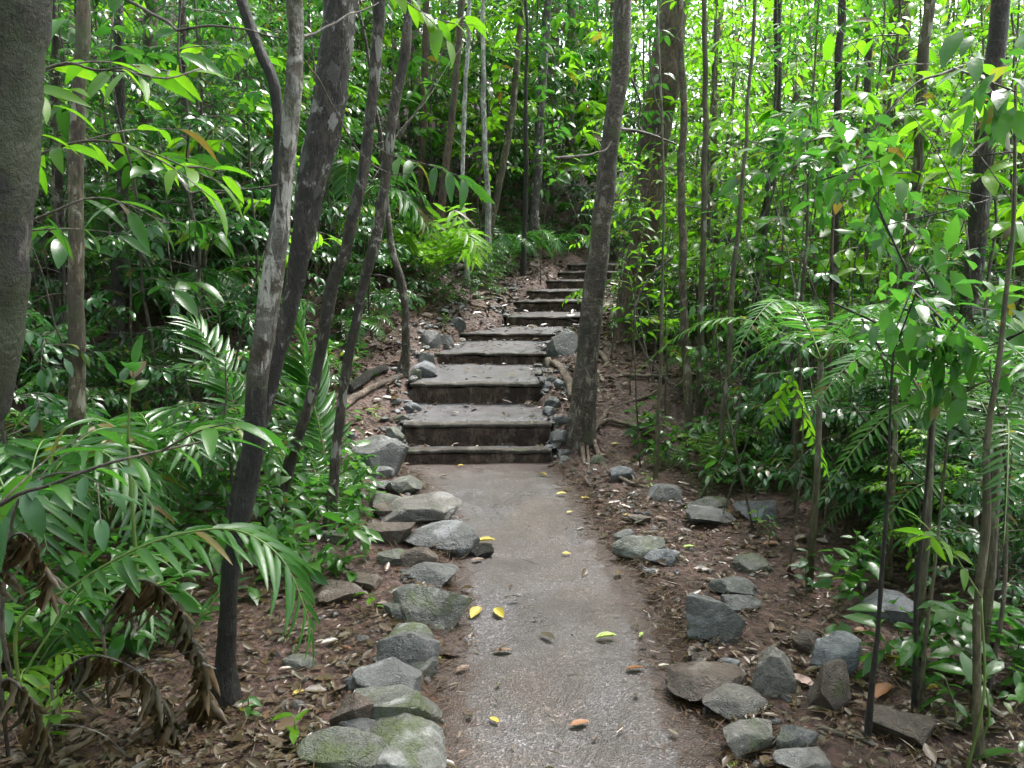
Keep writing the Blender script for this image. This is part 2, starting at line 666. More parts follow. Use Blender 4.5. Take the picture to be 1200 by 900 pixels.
def plain(name, col, rough=.6, var=.4, scale=20, bs=.4):
    m, nt, p = newmat(name)
    tc = N(nt, 'ShaderNodeTexCoord')
    n1 = noise(nt, tc.outputs['Object'], scale, 5, .65)
    c = ramp(nt, n1, [(.3, tuple(x * (1 - var) for x in col)), (.7, tuple(x * (1 + var) for x in col))])
    nt.links.new(c, p.inputs['Base Color'])
    p.inputs['Roughness'].default_value = rough
    bump(nt, p, n1, bs, .015)
    return m


M = {}
M['leaf_dark'] = leaf_mat('leaf_dark', [(.014, .060, .016), (.022, .090, .020), (.028, .108, .030), (.016, .066, .024)], .28, rough=.21, gloss=.55)
M['leaf_mid'] = leaf_mat('leaf_mid', [(.024, .095, .018), (.042, .145, .020), (.058, .17, .022), (.028, .105, .024), (.075, .185, .022)], .46, rough=.22, gloss=.55)
M['leaf_bright'] = leaf_mat('leaf_bright', [(.075, .205, .010), (.115, .27, .012), (.16, .31, .013), (.085, .22, .016)], .55, rough=.26, gloss=.5)
M['frond'] = leaf_mat('frond', [(.022, .088, .016), (.035, .125, .02), (.05, .15, .03)], .38, rough=.22, gloss=.5)
M['frond_mid'] = leaf_mat('frond_mid', [(.04, .15, .022), (.06, .19, .03), (.085, .22, .035)], .4, rough=.25, gloss=.6)
M['frond_lime'] = leaf_mat('frond_lime', [(.12, .27, .02), (.17, .33, .03), (.10, .22, .02)], .45, rough=.3)
M['dead_frond'] = leaf_mat('dead_frond', [(.030, .012, .006), (.065, .027, .013), (.018, .008, .005), (.11, .05, .023)], .10, rough=.5, tcol=(1.2, .8, .5))
M['litter'] = leaf_mat('litter', [(.035, .017, .012), (.075, .034, .024), (.022, .012, .010), (.12, .060, .042), (.05, .026, .022), (.13, .075, .055), (.04, .018, .013), (.09, .042, .028), (.07, .046, .046), (.11, .055, .038), (.045, .022, .016)], .0, rough=.30, gloss=.35)
M['needle'] = leaf_mat('needle', [(.035, .015, .010), (.080, .034, .022), (.12, .055, .036), (.05, .021, .014)], .0, rough=.5, gloss=.25)
M['yellow_leaf'] = leaf_mat('yellow_leaf', [(.46, .32, .03), (.52, .40, .06), (.38, .27, .03)], .15, rough=.4, tcol=(1, 1, .8))
M['lime_leaf'] = leaf_mat('lime_leaf', [(.30, .44, .06), (.36, .48, .08)], .15, rough=.4, tcol=(1, 1, .8))
M['orange_leaf'] = leaf_mat('orange_leaf', [(.22, .075, .03), (.28, .10, .04)], .1, rough=.4, tcol=(1, .9, .8))
M['brown_leaf'] = leaf_mat('brown_leaf', [(.13, .058, .038), (.16, .075, .052), (.10, .045, .03)], .0, rough=.4)
M['pink_leaf'] = leaf_mat('pink_leaf', [(.36, .22, .20), (.40, .25, .22)], .0, rough=.35)
M['pale_leaf'] = leaf_mat('pale_leaf', [(.50, .46, .36), (.55, .5, .36)], .0, rough=.4)
M['bark_pale'] = bark_mat('bark_pale', (.04, .031, .02), (.17, .138, .095), (.58, .56, .50), .8, .3, .5, bs=.7, moss=(.07, .085, .03), mossamt=.35, wetfoot=(.75, 1.35))
M['bark_wet'] = bark_mat('bark_wet', (.012, .010, .009), (.035, .028, .022), (.30, .29, .25), .12, .0, .42, bs=.8)
M['bark_dark'] = bark_mat('bark_dark', (.022, .018, .015), (.075, .060, .049), (.38, .36, .33), .42, .0, .5, bs=1.0)
M['bark_spot'] = bark_mat('bark_spot', (.03, .023, .017), (.105, .080, .058), (.40, .38, .33), .42, .0, .5, bs=.8)
M['bark_brown'] = bark_mat('bark_brown', (.028, .020, .015), (.105, .078, .058), (.28, .25, .20), .42, .35, .5, moss=(.08, .10, .035), mossamt=.25, bs=.6, zs=1.6)
M['bark_red'] = bark_mat('bark_red', (.03, .019, .012), (.115, .07, .044), (.30, .26, .18), .15, .0, .6, moss=(.07, .10, .03), mossamt=.3, bs=.6)
M['bark_purple'] = bark_mat('bark_purple', (.028, .020, .017), (.080, .060, .050), (.33, .31, .28), .22, .1, .5, bs=.8)
M['bark_moss'] = bark_mat('bark_moss', (.009, .008, .006), (.040, .033, .022), (.14, .13, .10), .3, .3, .65, moss=(.045, .065, .018), mossamt=.6, bs=1.0, zs=.8)
M['bark_tan'] = bark_mat('bark_tan', (.05, .038, .024), (.14, .108, .068), (.34, .31, .24), .35, .1, .6, moss=(.08, .10, .04), mossamt=.3, bs=.5)
M['bark_white'] = bark_mat('bark_white', (.12, .11, .10), (.36, .35, .32), (.58, .57, .54), .5, .2, .55, bs=.4)
M['stem'] = bark_mat('stem', (.045, .04, .022), (.11, .10, .055), (.24, .23, .18), .2, .0, .5, bs=.4)
M['twig'] = bark_mat('twig', (.04, .032, .024), (.11, .09, .068), (.26, .23, .19), .25, .0, .55, bs=.4)
M['green_stem'] = plain('green_stem', (.11, .17, .04), .4, .3, 12, .1)
M['root'] = bark_mat('root', (.08, .055, .04), (.20, .145, .105), (.34, .28, .22), .3, .0, .5, bs=.6)
M['black_log'] = bark_mat('black_log', (.010, .009, .008), (.03, .025, .02), (.12, .10, .08), .2, .0, .35, bs=.8)
M['rock_grey'] = rock_mat('rock_grey', (.105, .105, .10), (.05, .065, .025), .22, (.26, .265, .27))
M['rock_moss'] = rock_mat('rock_moss', (.11, .112, .095), (.06, .08, .022), .62, (.30, .31, .29))
M['rock_brown'] = rock_mat('rock_brown', (.085, .062, .047), mossamt=.2, pale=(.17, .145, .125))
M['rock_blue'] = rock_mat('rock_blue', (.135, .14, .15), mossamt=.12, pale=(.27, .285, .305))
M['rock_tan'] = rock_mat('rock_tan', (.135, .125, .11), mossamt=.15, pale=(.27, .26, .245))
M['rock_rubble'] = rock_mat('rock_rubble', (.10, .098, .095), mossamt=.15, pale=(.26, .26, .27))
M['soil'] = soil_mat()
M['path'] = path_mat('path', (.096, .087, .088), (.080, .062, .050))
M['tread'] = path_mat('tread', (.080, .079, .088), (.066, .061, .062))
M['riser'] = bark_mat('riser', (.04, .024, .018), (.135, .086, .064), (.20, .15, .12), .3, .0, .55, bs=.9)
M['riser_edge'] = bark_mat('riser_edge', (.045, .036, .028), (.10, .082, .068), (.20, .18, .16), .2, .0, .5, moss=(.08, .10, .04), mossamt=.1, bs=.6)

T_FAR = leaf_tpl(2, .42, .2, .2)
T_MID = leaf_tpl(3, .40, .25, .3)
T_NEAR = leaf_tpl(6, .40, .28, .35)
T_LONG = leaf_tpl(6, .26, .25, .45)
T_STRAP = leaf_tpl(6, .10, .5, .35, .45, .7)
T_PINNA = leaf_tpl(4, .15, .3, .25, .4, .8)

# ------------------------------------------------------------------ ground and path
def axis(lo, hi, c, d0, g):
    a = [c]
    s = d0
    while a[-1] < hi:
        a.append(a[-1] + s)
        s *= g
    b = [c]
    s = d0
    while b[-1] > lo:
        b.append(b[-1] - s)
        s *= g
    return np.array(sorted(set(b + a)))


xs = axis(-70, 70, 0.1, .028, 1.022)
ys = np.concatenate([np.arange(-9, 1.6, .25), axis(1.6, 110, 1.6, .026, 1.0125)])
ys = np.array(sorted(set(np.round(ys, 4))))
X, Y = np.meshgrid(xs, ys)
Z = terrain(X, Y)
V = np.stack([X, Y, Z], -1).reshape(-1, 3)
nx = len(xs)
i = (np.arange(len(ys) - 1)[:, None] * nx + np.arange(nx - 1)[None]).reshape(-1)
Q = np.stack([i, i + 1, i + nx + 1, i + nx], -1)
tag(link('ground', mesh('ground', V, Q, None, M['soil'])), kind='structure')

py = np.arange(-6, 6.46, .04)
pu = np.linspace(-1, 1, 33)
PXm = pathx(py)[:, None] + pu[None] * (np.interp(py, HY_, HX_)[:, None] + .22)
PYm = np.repeat(py[:, None], 33, 1)
PZm = pathz(PYm) + .006 * fbm2(PXm * 2, PYm * 2, 3, 4) + .004 * fbm2(PXm * 11, PYm * 11, 3, 1) - .012 * (np.abs(pu)[None] > .9)
V = np.stack([PXm, PYm, PZm], -1).reshape(-1, 3)
i = (np.arange(len(py) - 1)[:, None] * 33 + np.arange(32)[None]).reshape(-1)
pm = mesh('path', V, np.stack([i, i + 1, i + 34, i + 33], -1), None, M['path'])
at_ = pm.attributes.new('dirt', 'FLOAT', 'POINT')
dd = np.abs(PXm - pathx(PYm)) - np.interp(PYm, HY_, HX_)
dirt = np.maximum(sm(-.20, .10, dd), .9 * sm(5.95, 6.4, PYm))
at_.data.foreach_set('value', dirt.astype(np.float32).ravel())
tag(link('path', pm), kind='structure')


# ------------------------------------------------------------------ steps
def noisy_box(x0, x1, y0, y1, z0, z1, nx, ny, nz, amp, fr, seed, round_=.012):
    """closed box as 6 grids with shared rounding and noise"""
    Vs, Qs, n = [], [], 0
    cx, cyy, cz = (x0 + x1) / 2, (y0 + y1) / 2, (z0 + z1) / 2
    hx, hy, hz = (x1 - x0) / 2, (y1 - y0) / 2, (z1 - z0) / 2
    for ax, sgn in ((0, 1), (0, -1), (1, 1), (1, -1), (2, 1), (2, -1)):
        dims = [nx, ny, nz]
        a, b = [k for k in range(3) if k != ax]
        A, B = np.meshgrid(np.linspace(-1, 1, dims[a] + 1), np.linspace(-1, 1, dims[b] + 1), indexing='ij')
        P = np.zeros(A.shape + (3,))
        P[..., a], P[..., b], P[..., ax] = A, B, sgn
        P = P * np.array([hx, hy, hz])
        # round the edges
        inner = np.array([hx, hy, hz]) - round_
        cl = np.clip(P, -inner, inner)
        dv = P - cl
        P = cl + unit(dv) * np.minimum(np.linalg.norm(dv, axis=-1, keepdims=True), round_)
        P = P + np.array([cx, cyy, cz])
        S = np.stack([fbm3(P * fr + seed + 7 * k, 4) for k in range(3)], -1)
        P = P + S * amp
        m = A.shape
        ii = (np.arange(m[0] - 1)[:, None] * m[1] + np.arange(m[1] - 1)[None]).reshape(-1) + n
        q = np.stack([ii, ii + 1, ii + m[1] + 1, ii + m[1]], -1)
        flip = (sgn > 0) == (ax == 1)
        Qs.append(q if not flip else q[:, ::-1])
        Vs.append(P.reshape(-1, 3))
        n += m[0] * m[1]
    return np.vstack(Vs), np.vstack(Qs)


STEP_LABEL = ['lowest step, a thin worn timber sleeper at the end of the path',
              'second step up, its tall dark riser just behind the lowest sleeper',
              'third step up with a dark earthy riser and long grey tread',
              'fourth step up, low riser with stones heaped at its left end',
              'fifth step up, ending at the root mass left of the trunk',
              'sixth step up, first one partly hidden by the trunk beside the steps',
              'seventh step up, with a pale worn sleeper running behind the trunk',
              'eighth step up, where the flight bends to the right',
              'ninth step up, third from the top behind the trunk',
              'second highest step, small and dark beside the upper trunk',
              'topmost step of the flight where it vanishes into the trees']
for k, (y, zt, zb, x0, x1) in enumerate(ST):
    t = thing('step', ((x0 + x1) / 2, y, zb), STEP_LABEL[k], 'step', 'timber-edged steps climbing the hillside')
    cx = (x0 + x1) / 2
    W = (x1 - x0) / 2
    ln = max(8, int(2 * W / .03))
    V, Q = noisy_box(-W, W, -.01, .12, -.14, zt - zb - .030, ln, 5, 8, .034, 7, k * 5.1, .02)
    V[:, 1] += .02 * np.sin(V[:, 0] * 2 + k)
    link('riser', mesh('riser', V, Q, None, M['riser']), t)
    V, Q = noisy_box(-W - .01, W + .01, -.018, .11, zt - zb - .030, zt - zb + .004, ln, 5, 3, .020, 6, k * 3.3 + 2, .014)
    V[:, 1] += .02 * np.sin(V[:, 0] * 2 + k)
    link('edging', mesh('edging', V, Q, None, M['riser_edge']), t)
    y2 = ST[k + 1][0] if k + 1 < len(ST) else y + .55
    zb2 = ST[k + 1][2] if k + 1 < len(ST) else zt + .02
    nxx = ST[k + 1][3:5] if k + 1 < len(ST) else (x0 + .3, x1 + .3)
    aa = np.linspace(0, 1, 24)
    bb = np.linspace(0, 1, 40)
    A, B = np.meshgrid(aa, bb, indexing='ij')
    yy = .09 + (y2 - y - .03) * A
    xa = (x0 - .08) * (1 - A) + (nxx[0] - .1) * A
    xb = (x1 + .08) * (1 - A) + (nxx[1] + .1) * A
    xx = xa * (1 - B) + xb * B - cx
    zz = (zt - zb - .006) * (1 - A) + (zb2 - zb + .012) * A + .014 * fbm2(xx * 5 + k * 9, yy * 5, 4)
    zz -= .05 * (np.abs(B - .5) > .49)
    V = np.stack([xx, yy, zz], -1).reshape(-1, 3)
    i = (np.arange(23)[:, None] * 40 + np.arange(39)[None]).reshape(-1)
    link('tread', mesh('tread', V, np.stack([i, i + 40, i + 41, i + 1], -1), None, M['tread']), t)


# ------------------------------------------------------------------ stones
def ico(sub):
    import bmesh
    bm = bmesh.new()
    bmesh.ops.create_icosphere(bm, subdivisions=sub, radius=1)
    V = np.array([v.co[:] for v in bm.verts])
    T = np.array([[v.index for v in f.verts] for f in bm.faces])
    bm.free()
    return V, T


ICO4 = ico(4)
ICO3 = ico(3)


def stone(u0, v0, u1, v1, mat, label, yaw=None, lean=0, flat=1.0, rnd=.0):
    r = np.random.default_rng(int(u0 * 7 + v0 * 13))
    g = ground((u0 + u1) / 2, v1 - .14 * (v1 - v0))
    dep = (g - CAM) @ FW
    W = (u1 - u0) / F * dep * (1.24 if u1 < 560 and v1 > 560 else 1.04)
    hv = (v1 - v0) / F * dep
    D = W * r.uniform(.6, .85)
    el = math.atan2(CAM[2] - g[2], g[1])
    H = max(.3 * W * flat, (hv - D * math.sin(el) * .85) / math.cos(el)) * 1.15
    H = min(H, 1.1 * W)
    V = (ICO4 if W * F / dep > 45 else ICO3)[0].copy()
    T = (ICO4 if W * F / dep > 45 else ICO3)[1]
    for k in range(20):
        n = unit(r.normal(size=3))
        if k < 2:
            n = unit(np.array([r.normal() * .35, r.normal() * .35, 1]))
        d = r.uniform(.46, .86) + rnd * .6
        s = V @ n - d
        V = V - np.maximum(s, 0)[:, None] * n * .96
    sd_ = r.uniform(0, 50)
    V = V * (1 + .09 * fbm3(V * 1.6 + sd_, 3)[:, None] + .07 * fbm3(V * 6 + sd_, 5)[:, None])
    lo, hi = V.min(0), V.max(0)
    V = (V - (lo + hi) / 2) / (hi - lo)
    a = r.uniform(-.5, .5) if yaw is None else yaw
    V = V * np.array([W, D, H * 1.25])
    ca, sa = math.cos(a * .3), math.sin(a * .3)
    V = np.stack([V[:, 0] * ca - V[:, 1] * sa, V[:, 0] * sa + V[:, 1] * ca, V[:, 2]], -1)
    cl, sl = math.cos(lean), math.sin(lean)
    V = np.stack([V[:, 0] * cl + V[:, 2] * sl, V[:, 1], -V[:, 0] * sl + V[:, 2] * cl], -1)
    me = mesh('stone', V, None, T, M[mat])
    me.set_sharp_from_angle(angle=math.radians(32))
    o = link('stone', me)
    o.location = (g[0], g[1] + D * .25, g[2] + H * .625 - H * .42)
    tag(o, label, 'stone', 'stones lining the path')
    return o


STONES = [
    (470, 640, 508, 668, 'rock_brown', 'dark stone filling the gap behind the large broad grey boulder', .05),
    (452, 702, 486, 730, 'rock_grey', 'stone wedged at the left of the large mossy grey boulder', .05),
    (470, 766, 508, 800, 'rock_moss', 'stone on the path side of the smooth leaning one', .1),
    (400, 842, 440, 876, 'rock_grey', 'stone behind the nearest big boulder of the left border', .1),
    (436, 588, 466, 610, 'rock_brown', 'stone under the left side of the wide pale slab', .05),
    (417, 511, 470, 563, 'rock_grey', 'big grey boulder at the left end of the lowest step', .1),
    (434, 546, 459, 563, 'rock_grey', 'small rounded stone pressed against the front of the big grey boulder', .2),
    (437, 562, 457, 577, 'rock_grey', 'small angular stone just below the big boulder by the steps', 0),
    (456, 558, 491, 584, 'rock_moss', 'olive green mossy stone on the path edge below the lowest step', .1),
    (432, 576, 470, 598, 'rock_moss', 'flat grey green stone left of the wide slab at the path edge', 0),
    (455, 581, 530, 619, 'rock_tan', 'wide pale slab leaning against the boulder with a dark cracked base', 0),
    (476, 604, 553, 652, 'rock_grey', 'large broad grey boulder jutting into the path at the bend', 0),
    (424, 604, 480, 640, 'rock_brown', 'rusty brown stone wedged left of the large broad grey boulder', 0),
    (380, 618, 414, 639, 'rock_moss', 'mossy stone in the leaf litter farthest left of the stone border', .1),
    (544, 638, 579, 657, 'black_log', 'dark wedge of broken stone lying on the path by the broad boulder', 0),
    (446, 642, 482, 664, 'rock_moss', 'small mossy stone under the rusty brown stone', 0),
    (474, 664, 530, 692, 'rock_grey', 'flat topped grey stone behind the boulder near two yellow leaves', 0),
    (467, 680, 544, 740, 'rock_moss', 'large mossy grey boulder beside the two yellow leaves', .05),
    (405, 673, 441, 694, 'rock_brown', 'small brown stone in litter left of the large mossy boulder', .05),
    (366, 680, 420, 712, 'rock_brown', 'low brown stone half buried near the thin trunk at left', 0),
    (450, 722, 502, 768, 'rock_moss', 'green topped stone tucked under the large mossy boulder', .1),
    (446, 738, 508, 800, 'rock_grey', 'smooth grey stone leaning toward the lime leaf on the path', .05),
    (416, 770, 484, 824, 'rock_grey', 'pale grey boulder in the middle of the left stone border', .05),
    (418, 796, 506, 868, 'rock_moss', 'large pale mossy boulder overhanging the path near the bottom', 0),
    (390, 816, 432, 868, 'rock_brown', 'brown stone behind the large pale mossy boulder', .05),
    (411, 847, 512, 912, 'rock_moss', 'nearest big boulder of the left border, pale with green moss', 0),
    (352, 872, 438, 915, 'rock_moss', 'rounded green boulder at the bottom edge, leftmost of the border', .15),
    (334, 764, 366, 787, 'rock_moss', 'lone grey green stone in the litter right of the black trunk base', .1),
    (404, 790, 424, 812, 'rock_grey', 'small grey stone in litter beside the pale grey boulder', .05),
    (806, 698, 878, 761, 'rock_grey', 'tall wedge shaped boulder right of the path', 0),
    (836, 677, 892, 705, 'rock_grey', 'rounded dark boulder behind the tall wedge shaped boulder', .1),
    (850, 699, 893, 720, 'rock_grey', 'flat layered stone between the wedge and the rounded dark boulder', 0),
    (786, 789, 880, 828, 'rock_brown', 'long low brownish slab along the right path edge', 0),
    (827, 811, 902, 847, 'rock_tan', 'rounded tan stone in front of the long low slab', .12),
    (880, 756, 934, 822, 'rock_tan', 'flat grey slab tilted up behind the rounded tan stone', 0),
    (930, 738, 965, 769, 'rock_brown', 'dark blocky stone left of the blue grey slab', 0),
    (952, 746, 1010, 802, 'rock_blue', 'blue grey slab with a clean broken face among dead leaves', 0),
    (850, 842, 910, 890, 'rock_tan', 'smooth pale stone with a rounded triangle face at right path edge', .1),
    (908, 852, 962, 886, 'rock_grey', 'grey stone right of the smooth pale triangular stone', 0),
    (910, 874, 974, 912, 'rock_tan', 'pale stone cut off by the bottom edge at right', .1),
    (1024, 825, 1104, 880, 'rock_brown', 'large flat brown stone between the two thin sapling stems', 0),
    (810, 762, 836, 779, 'rock_brown', 'little brown stone under the tall wedge shaped boulder', .1),
    (845, 772, 868, 790, 'rock_grey', 'little grey stone between the wedge boulder and the long slab', .05),
    (863, 654, 912, 674, 'rock_moss', 'low mossy stone in the litter beyond the rounded dark boulder', 0),
    (806, 598, 864, 619, 'rock_grey', 'long dark flat stone under the right ferns', 0),
    (865, 583, 914, 613, 'rock_blue', 'blue grey boulder at the foot of the silvery fern', .05),
    (1016, 690, 1080, 738, 'rock_blue', 'big bluish boulder behind the thin stems at right', .1),
    (720, 626, 780, 662, 'rock_moss', 'olive flat boulder on the right of the path below the tree', 0),
    (754, 640, 800, 666, 'rock_blue', 'pale blue slab leaning on the olive flat boulder', 0),
    (719, 619, 747, 641, 'rock_grey', 'small dark stone just behind the olive flat boulder', 0),
    (738, 601, 764, 617, 'rock_brown', 'low brown stone in soil beyond the olive flat boulder', 0),
    (762, 566, 800, 590, 'rock_grey', 'rounded grey stone at the foot of the thin stems right of path', .1),
    (714, 545, 746, 567, 'rock_blue', 'blue grey stone lying in the loop of the tree root', .05),
    (690, 533, 709, 545, 'rock_moss', 'small flat greenish stone just below the tree roots', 0),
    (808, 580, 856, 602, 'rock_moss', 'mossy stone behind the long dark flat stone under ferns', 0),
    (644, 503, 669, 526, 'rock_grey', 'stone squeezed between the second step and the tree base', .1),
    (648, 488, 666, 500, 'rock_blue', 'bluish stone above the one between step and tree', .05),
    (638, 465, 659, 482, 'rock_grey', 'grey stone at the right end of the third step', .05),
    (632, 448, 648, 460, 'rock_blue', 'small pale stone right of the third step tread', .05),
    (649, 446, 662, 458, 'rock_blue', 'pale stone nearest the trunk beside the fourth step', .05),
    (636, 477, 652, 490, 'rock_blue', 'small stone on the right edge of the second tread', .05),
    (488, 413, 509, 431, 'rock_grey', 'grey stone at the left end of the fourth step', .05),
    (484, 425, 512, 444, 'rock_blue', 'pale leaning slab left of the third tread', 0),
    (476, 433, 494, 448, 'rock_moss', 'mossy stone outside the pale leaning slab', .05),
    (489, 388, 516, 409, 'rock_grey', 'grey boulder above the fourth step on the left bank', .05),
    (514, 393, 532, 408, 'rock_grey', 'smaller stone right of the boulder on the left bank', .05),
    (469, 471, 493, 487, 'rock_blue', 'smooth bluish stone at the left end of the second tread', .15),
    (461, 486, 481, 503, 'rock_moss', 'mossy stone at the left end of the second riser', .05),
    (452, 500, 474, 519, 'rock_moss', 'dark mossy stone between the big grey boulder and second riser', .05),
    (640, 386, 680, 420, 'rock_grey', 'boulder wrapped by roots at the right of the fourth step', 0),
    (474, 456, 490, 470, 'rock_grey', 'grey stone beside the left end of the third riser', .05),
    (526, 372, 546, 386, 'rock_grey', 'small grey stone on the bank left of the fifth step', .05),
]
for (a, b, c, d, mt, lab, rr) in STONES:
    stone(a, b, c, d, mt, lab, rnd=rr)
stone(950, 770, 1009, 846, 'rock_brown', 'upright brown slab standing on edge left of the thin stems', lean=.55, flat=1)

# ------------------------------------------------------------------ trees traced from the photograph
def crown_geo(r, c, R, n, L):
    """leaf clumps round the end of a trunk"""
    k = max(6, n // 45)
    cc = c + unit(r.normal(size=(k, 3))) * (r.random((k, 1)) ** .4) * np.array([R, R, R * .55])
    idx = r.integers(0, k, n)
    p = cc[idx] + r.normal(size=(n, 3)) * R * .16
    dr = unit(p - c + r.normal(size=(n, 3)) * R * .5) + np.array([0, 0, -.4])
    nr = np.array([0, 0, 1.0]) + r.normal(size=(n, 3)) * .5
    return p, dr, nr, L * r.uniform(.6, 1.25, n)


def trunk_mesh(P, R, sides, mat, amp, fr, seed, stretch=.4):
    V, Q, T = tube(P, R, sides)
    c = np.repeat(P, sides, 0)
    body = V[:-2]
    d = body - c
    q = body * np.array([fr, fr, fr * stretch]) + seed
    n = fbm3(q, 4)
    n = n + .45 * fbm3(q * 4.3 + 3, 3)
    body = c + d * (1 + amp * n[:, None])
    V = np.vstack([body, V[-2:]])
    return V, Q, T


def tree(name, label, cat, pts, mat, Y=None, crown=None, top=7.5, flare=1.5, amp=.12, fr=9, lean_y=0.0, stretch=.4, sides=28,
         leaf='leaf_mid', group='trees along the trail', sideb=(), base_ext=True, nbr=5, leafL=.15, ncrown=900):
    """pts: (u, v, width in px) from top to base; Y: distance of the base (found from the ground if None)"""
    r = np.random.default_rng(int(pts[0][0] * 3 + pts[-1][1]))
    if Y is None:
        Y = ground(pts[-1][0], pts[-1][1])[1]
    W = []
    for (u, v, wd) in pts:
        yy = Y + lean_y * (pts[-1][1] - v) / 600
        p = at(u, v, yy)
        W.append((*p, wd / F * ((p - CAM) @ FW) / 2))
    W = np.array(W)
    b = W[-1].copy()
    zg = gz(b[0], b[1])
    if b[2] > zg + .02:
        dlt = W[-1] - W[-2]
        k = np.clip(dlt[:3] / (abs(dlt[2]) + 1e-6), -.25, .25)
        drop = b[2] - zg
        nb = b.copy()
        nb[0] += k[0] * drop
        nb[1] += k[1] * drop
        nb[2] = gz(nb[0], nb[1]) - .05
        nb[3] *= 1.12
        W = np.vstack([W, nb])
    W[-1, 2] = gz(W[-1, 0], W[-1, 1]) - .06
    # carry the trunk on above the frame
    d = W[0] - W[1]
    ext = []
    zt = W[0, 2]
    if top > zt:
        s = d[:3] / (np.linalg.norm(d[:3]))
        p = W[0].copy()
        nst = max(3, int(math.ceil((top - zt) / .35)))
        for k in range(nst):
            s = unit(s * .95 + np.array([0, 0, .06]) + r.normal(size=3) * .03)
            p = p.copy()
            p[:3] += s * (top - zt) / nst
            p[3] *= .55 ** (1 / nst)
            ext.append(p)
    W = np.vstack([np.array(ext[::-1]).reshape(-1, 4), W])[::-1]        # base first
    step = .022 if Y < 7 else .05
    S = resample(W, step)
    P, R = S[:, :3].copy(), np.maximum(S[:, 3], .004)
    wz = np.stack([P[:, 2] * 2.2 + pts[0][0], P[:, 2] * 0 + 1.3, P[:, 2] * 0], -1)
    P = P + np.stack([fbm3(wz, 3), fbm3(wz + 31, 3), np.zeros(len(P))], -1) * np.where(R > .05, R * .3, np.minimum(R * 1.5, .03))[:, None] * sm(0, .6, P[:, 2] - P[0, 2])[:, None]
    R = R * (1 + (.07 if W[:, 3].max() > .06 else .16) * fbm3(wz * np.array([3, 1, 1]) + 11, 3))
    hgt = P[:, 2] - P[0, 2]
    R = R * (1 + (flare - 1) * np.exp(-hgt / .16))
    base = np.array([P[0, 0], P[0, 1], gz(P[0, 0], P[0, 1])])
    t = thing(name, base, label, cat, group)
    V, Q, T = trunk_mesh(P - base, R, sides, mat, amp, fr, pts[0][0] * .13, stretch)
    link('trunk', mesh('trunk', V, Q, T, M[mat]), t)
    tp = P[-1] - base
    if crown:
        g = Geo()
        ends = []
        for k in range(nbr):
            a = k * 2.4 + r.uniform(0, 1)
            z0 = len(P) - 1 - int(len(P) * .12 * k / nbr)
            st = P[z0] - base
            e = st + np.array([math.cos(a), math.sin(a), .55]) * crown * .75 * r.uniform(.7, 1.1)
            m = (st + e) / 2 + np.array([0, 0, .25 * crown * .4]) + r.normal(size=3) * .08
            pp = resample([st, m, e], .2)
            g.tube(pp, np.linspace(R[z0] * .6, R[z0] * .2 + .003, len(pp)), 6)
            ends.append(e)
        link('branch', g.mesh('branch', M[mat]), t)
        cp, cdr, cn, cl = crown_geo(r, tp + np.array([0, 0, crown * .35]), crown, ncrown, leafL)
        o = link('crown', cloud('crown', cp, cdr, cn, cl, M[leaf], T_MID), t)
        o['kind'] = 'stuff'
    return t, base, P, R


TR = {}
TR['mossfg'] = tree('tree', 'blurred mossy trunk filling the upper left corner of the view', 'tree',
     [(2, -60, 112), (-2, 60, 108), (-8, 180, 102), (-14, 290, 94), (-30, 390, 88), (-50, 470, 88), (-68, 560, 90)], 'bark_moss', Y=1.5, crown=3.0, top=7.0, flare=1.3, amp=.20, fr=9, stretch=.6, leaf='leaf_dark', ncrown=1800)
TR['pale'] = tree('tree', 'pale blotchy ringed trunk turning black near its base, at left', 'tree',
     [(343, -20, 18), (342, 60, 18), (340, 130, 19), (334, 220, 20), (325, 310, 23), (315, 380, 25), (303, 440, 24), (293, 520, 24), (282, 600, 23), (270, 690, 20), (265, 770, 22), (263, 828, 28)], 'bark_pale', crown=2.7, ncrown=1500, top=7.5, flare=1.45, amp=.13, fr=12)
TR['lean'] = tree('tree', 'thick dark rough trunk leaning right behind the pale ringed trunk', 'tree',
     [(404, -20, 36), (396, 50, 37), (386, 110, 38), (370, 190, 37), (358, 265, 28), (346, 330, 22), (334, 380, 20), (318, 450, 19), (299, 520, 20), (282, 580, 22), (270, 630, 24), (264, 652, 28)], 'bark_dark', crown=3.2, ncrown=2000, top=8.5, flare=1.3, amp=.22, fr=16)
TR['slimA'] = tree('tree', 'slim spotted trunk, nearer the dark leaning tree of the slim pair', 'tree',
     [(446, -20, 13), (440, 40, 14), (434, 110, 13), (427, 170, 14), (419, 233, 14), (404, 300, 14), (388, 340, 15), (371, 430, 13), (354, 500, 13), (335, 560, 14), (312, 612, 17)], 'bark_spot', crown=2.3, ncrown=1400, top=7, flare=1.4, amp=.16, fr=18)
TR['slimB'] = tree('tree', 'slim brown trunk closest to the steps of the slim pair', 'tree',
     [(476, -10, 10), (474, 40, 11), (466, 110, 12), (456, 200, 12), (444, 270, 12), (428, 340, 12), (408, 430, 11), (398, 500, 11), (391, 560, 12), (386, 622, 15)], 'bark_spot', crown=2.3, ncrown=1400, top=7, flare=1.4, amp=.16, fr=18)
TR['crook'] = tree('sapling', 'crooked little bare trunk with a pale foot left of the fourth step', 'tree',
     [(452, 230, 6), (458, 285, 8), (466, 322, 10), (474, 352, 9), (477, 385, 9), (476, 415, 10), (470, 437, 13)], 'bark_spot', crown=.7, top=4.0, flare=1.5, amp=.15, fr=18, sides=12, ncrown=250, nbr=3, leafL=.13)
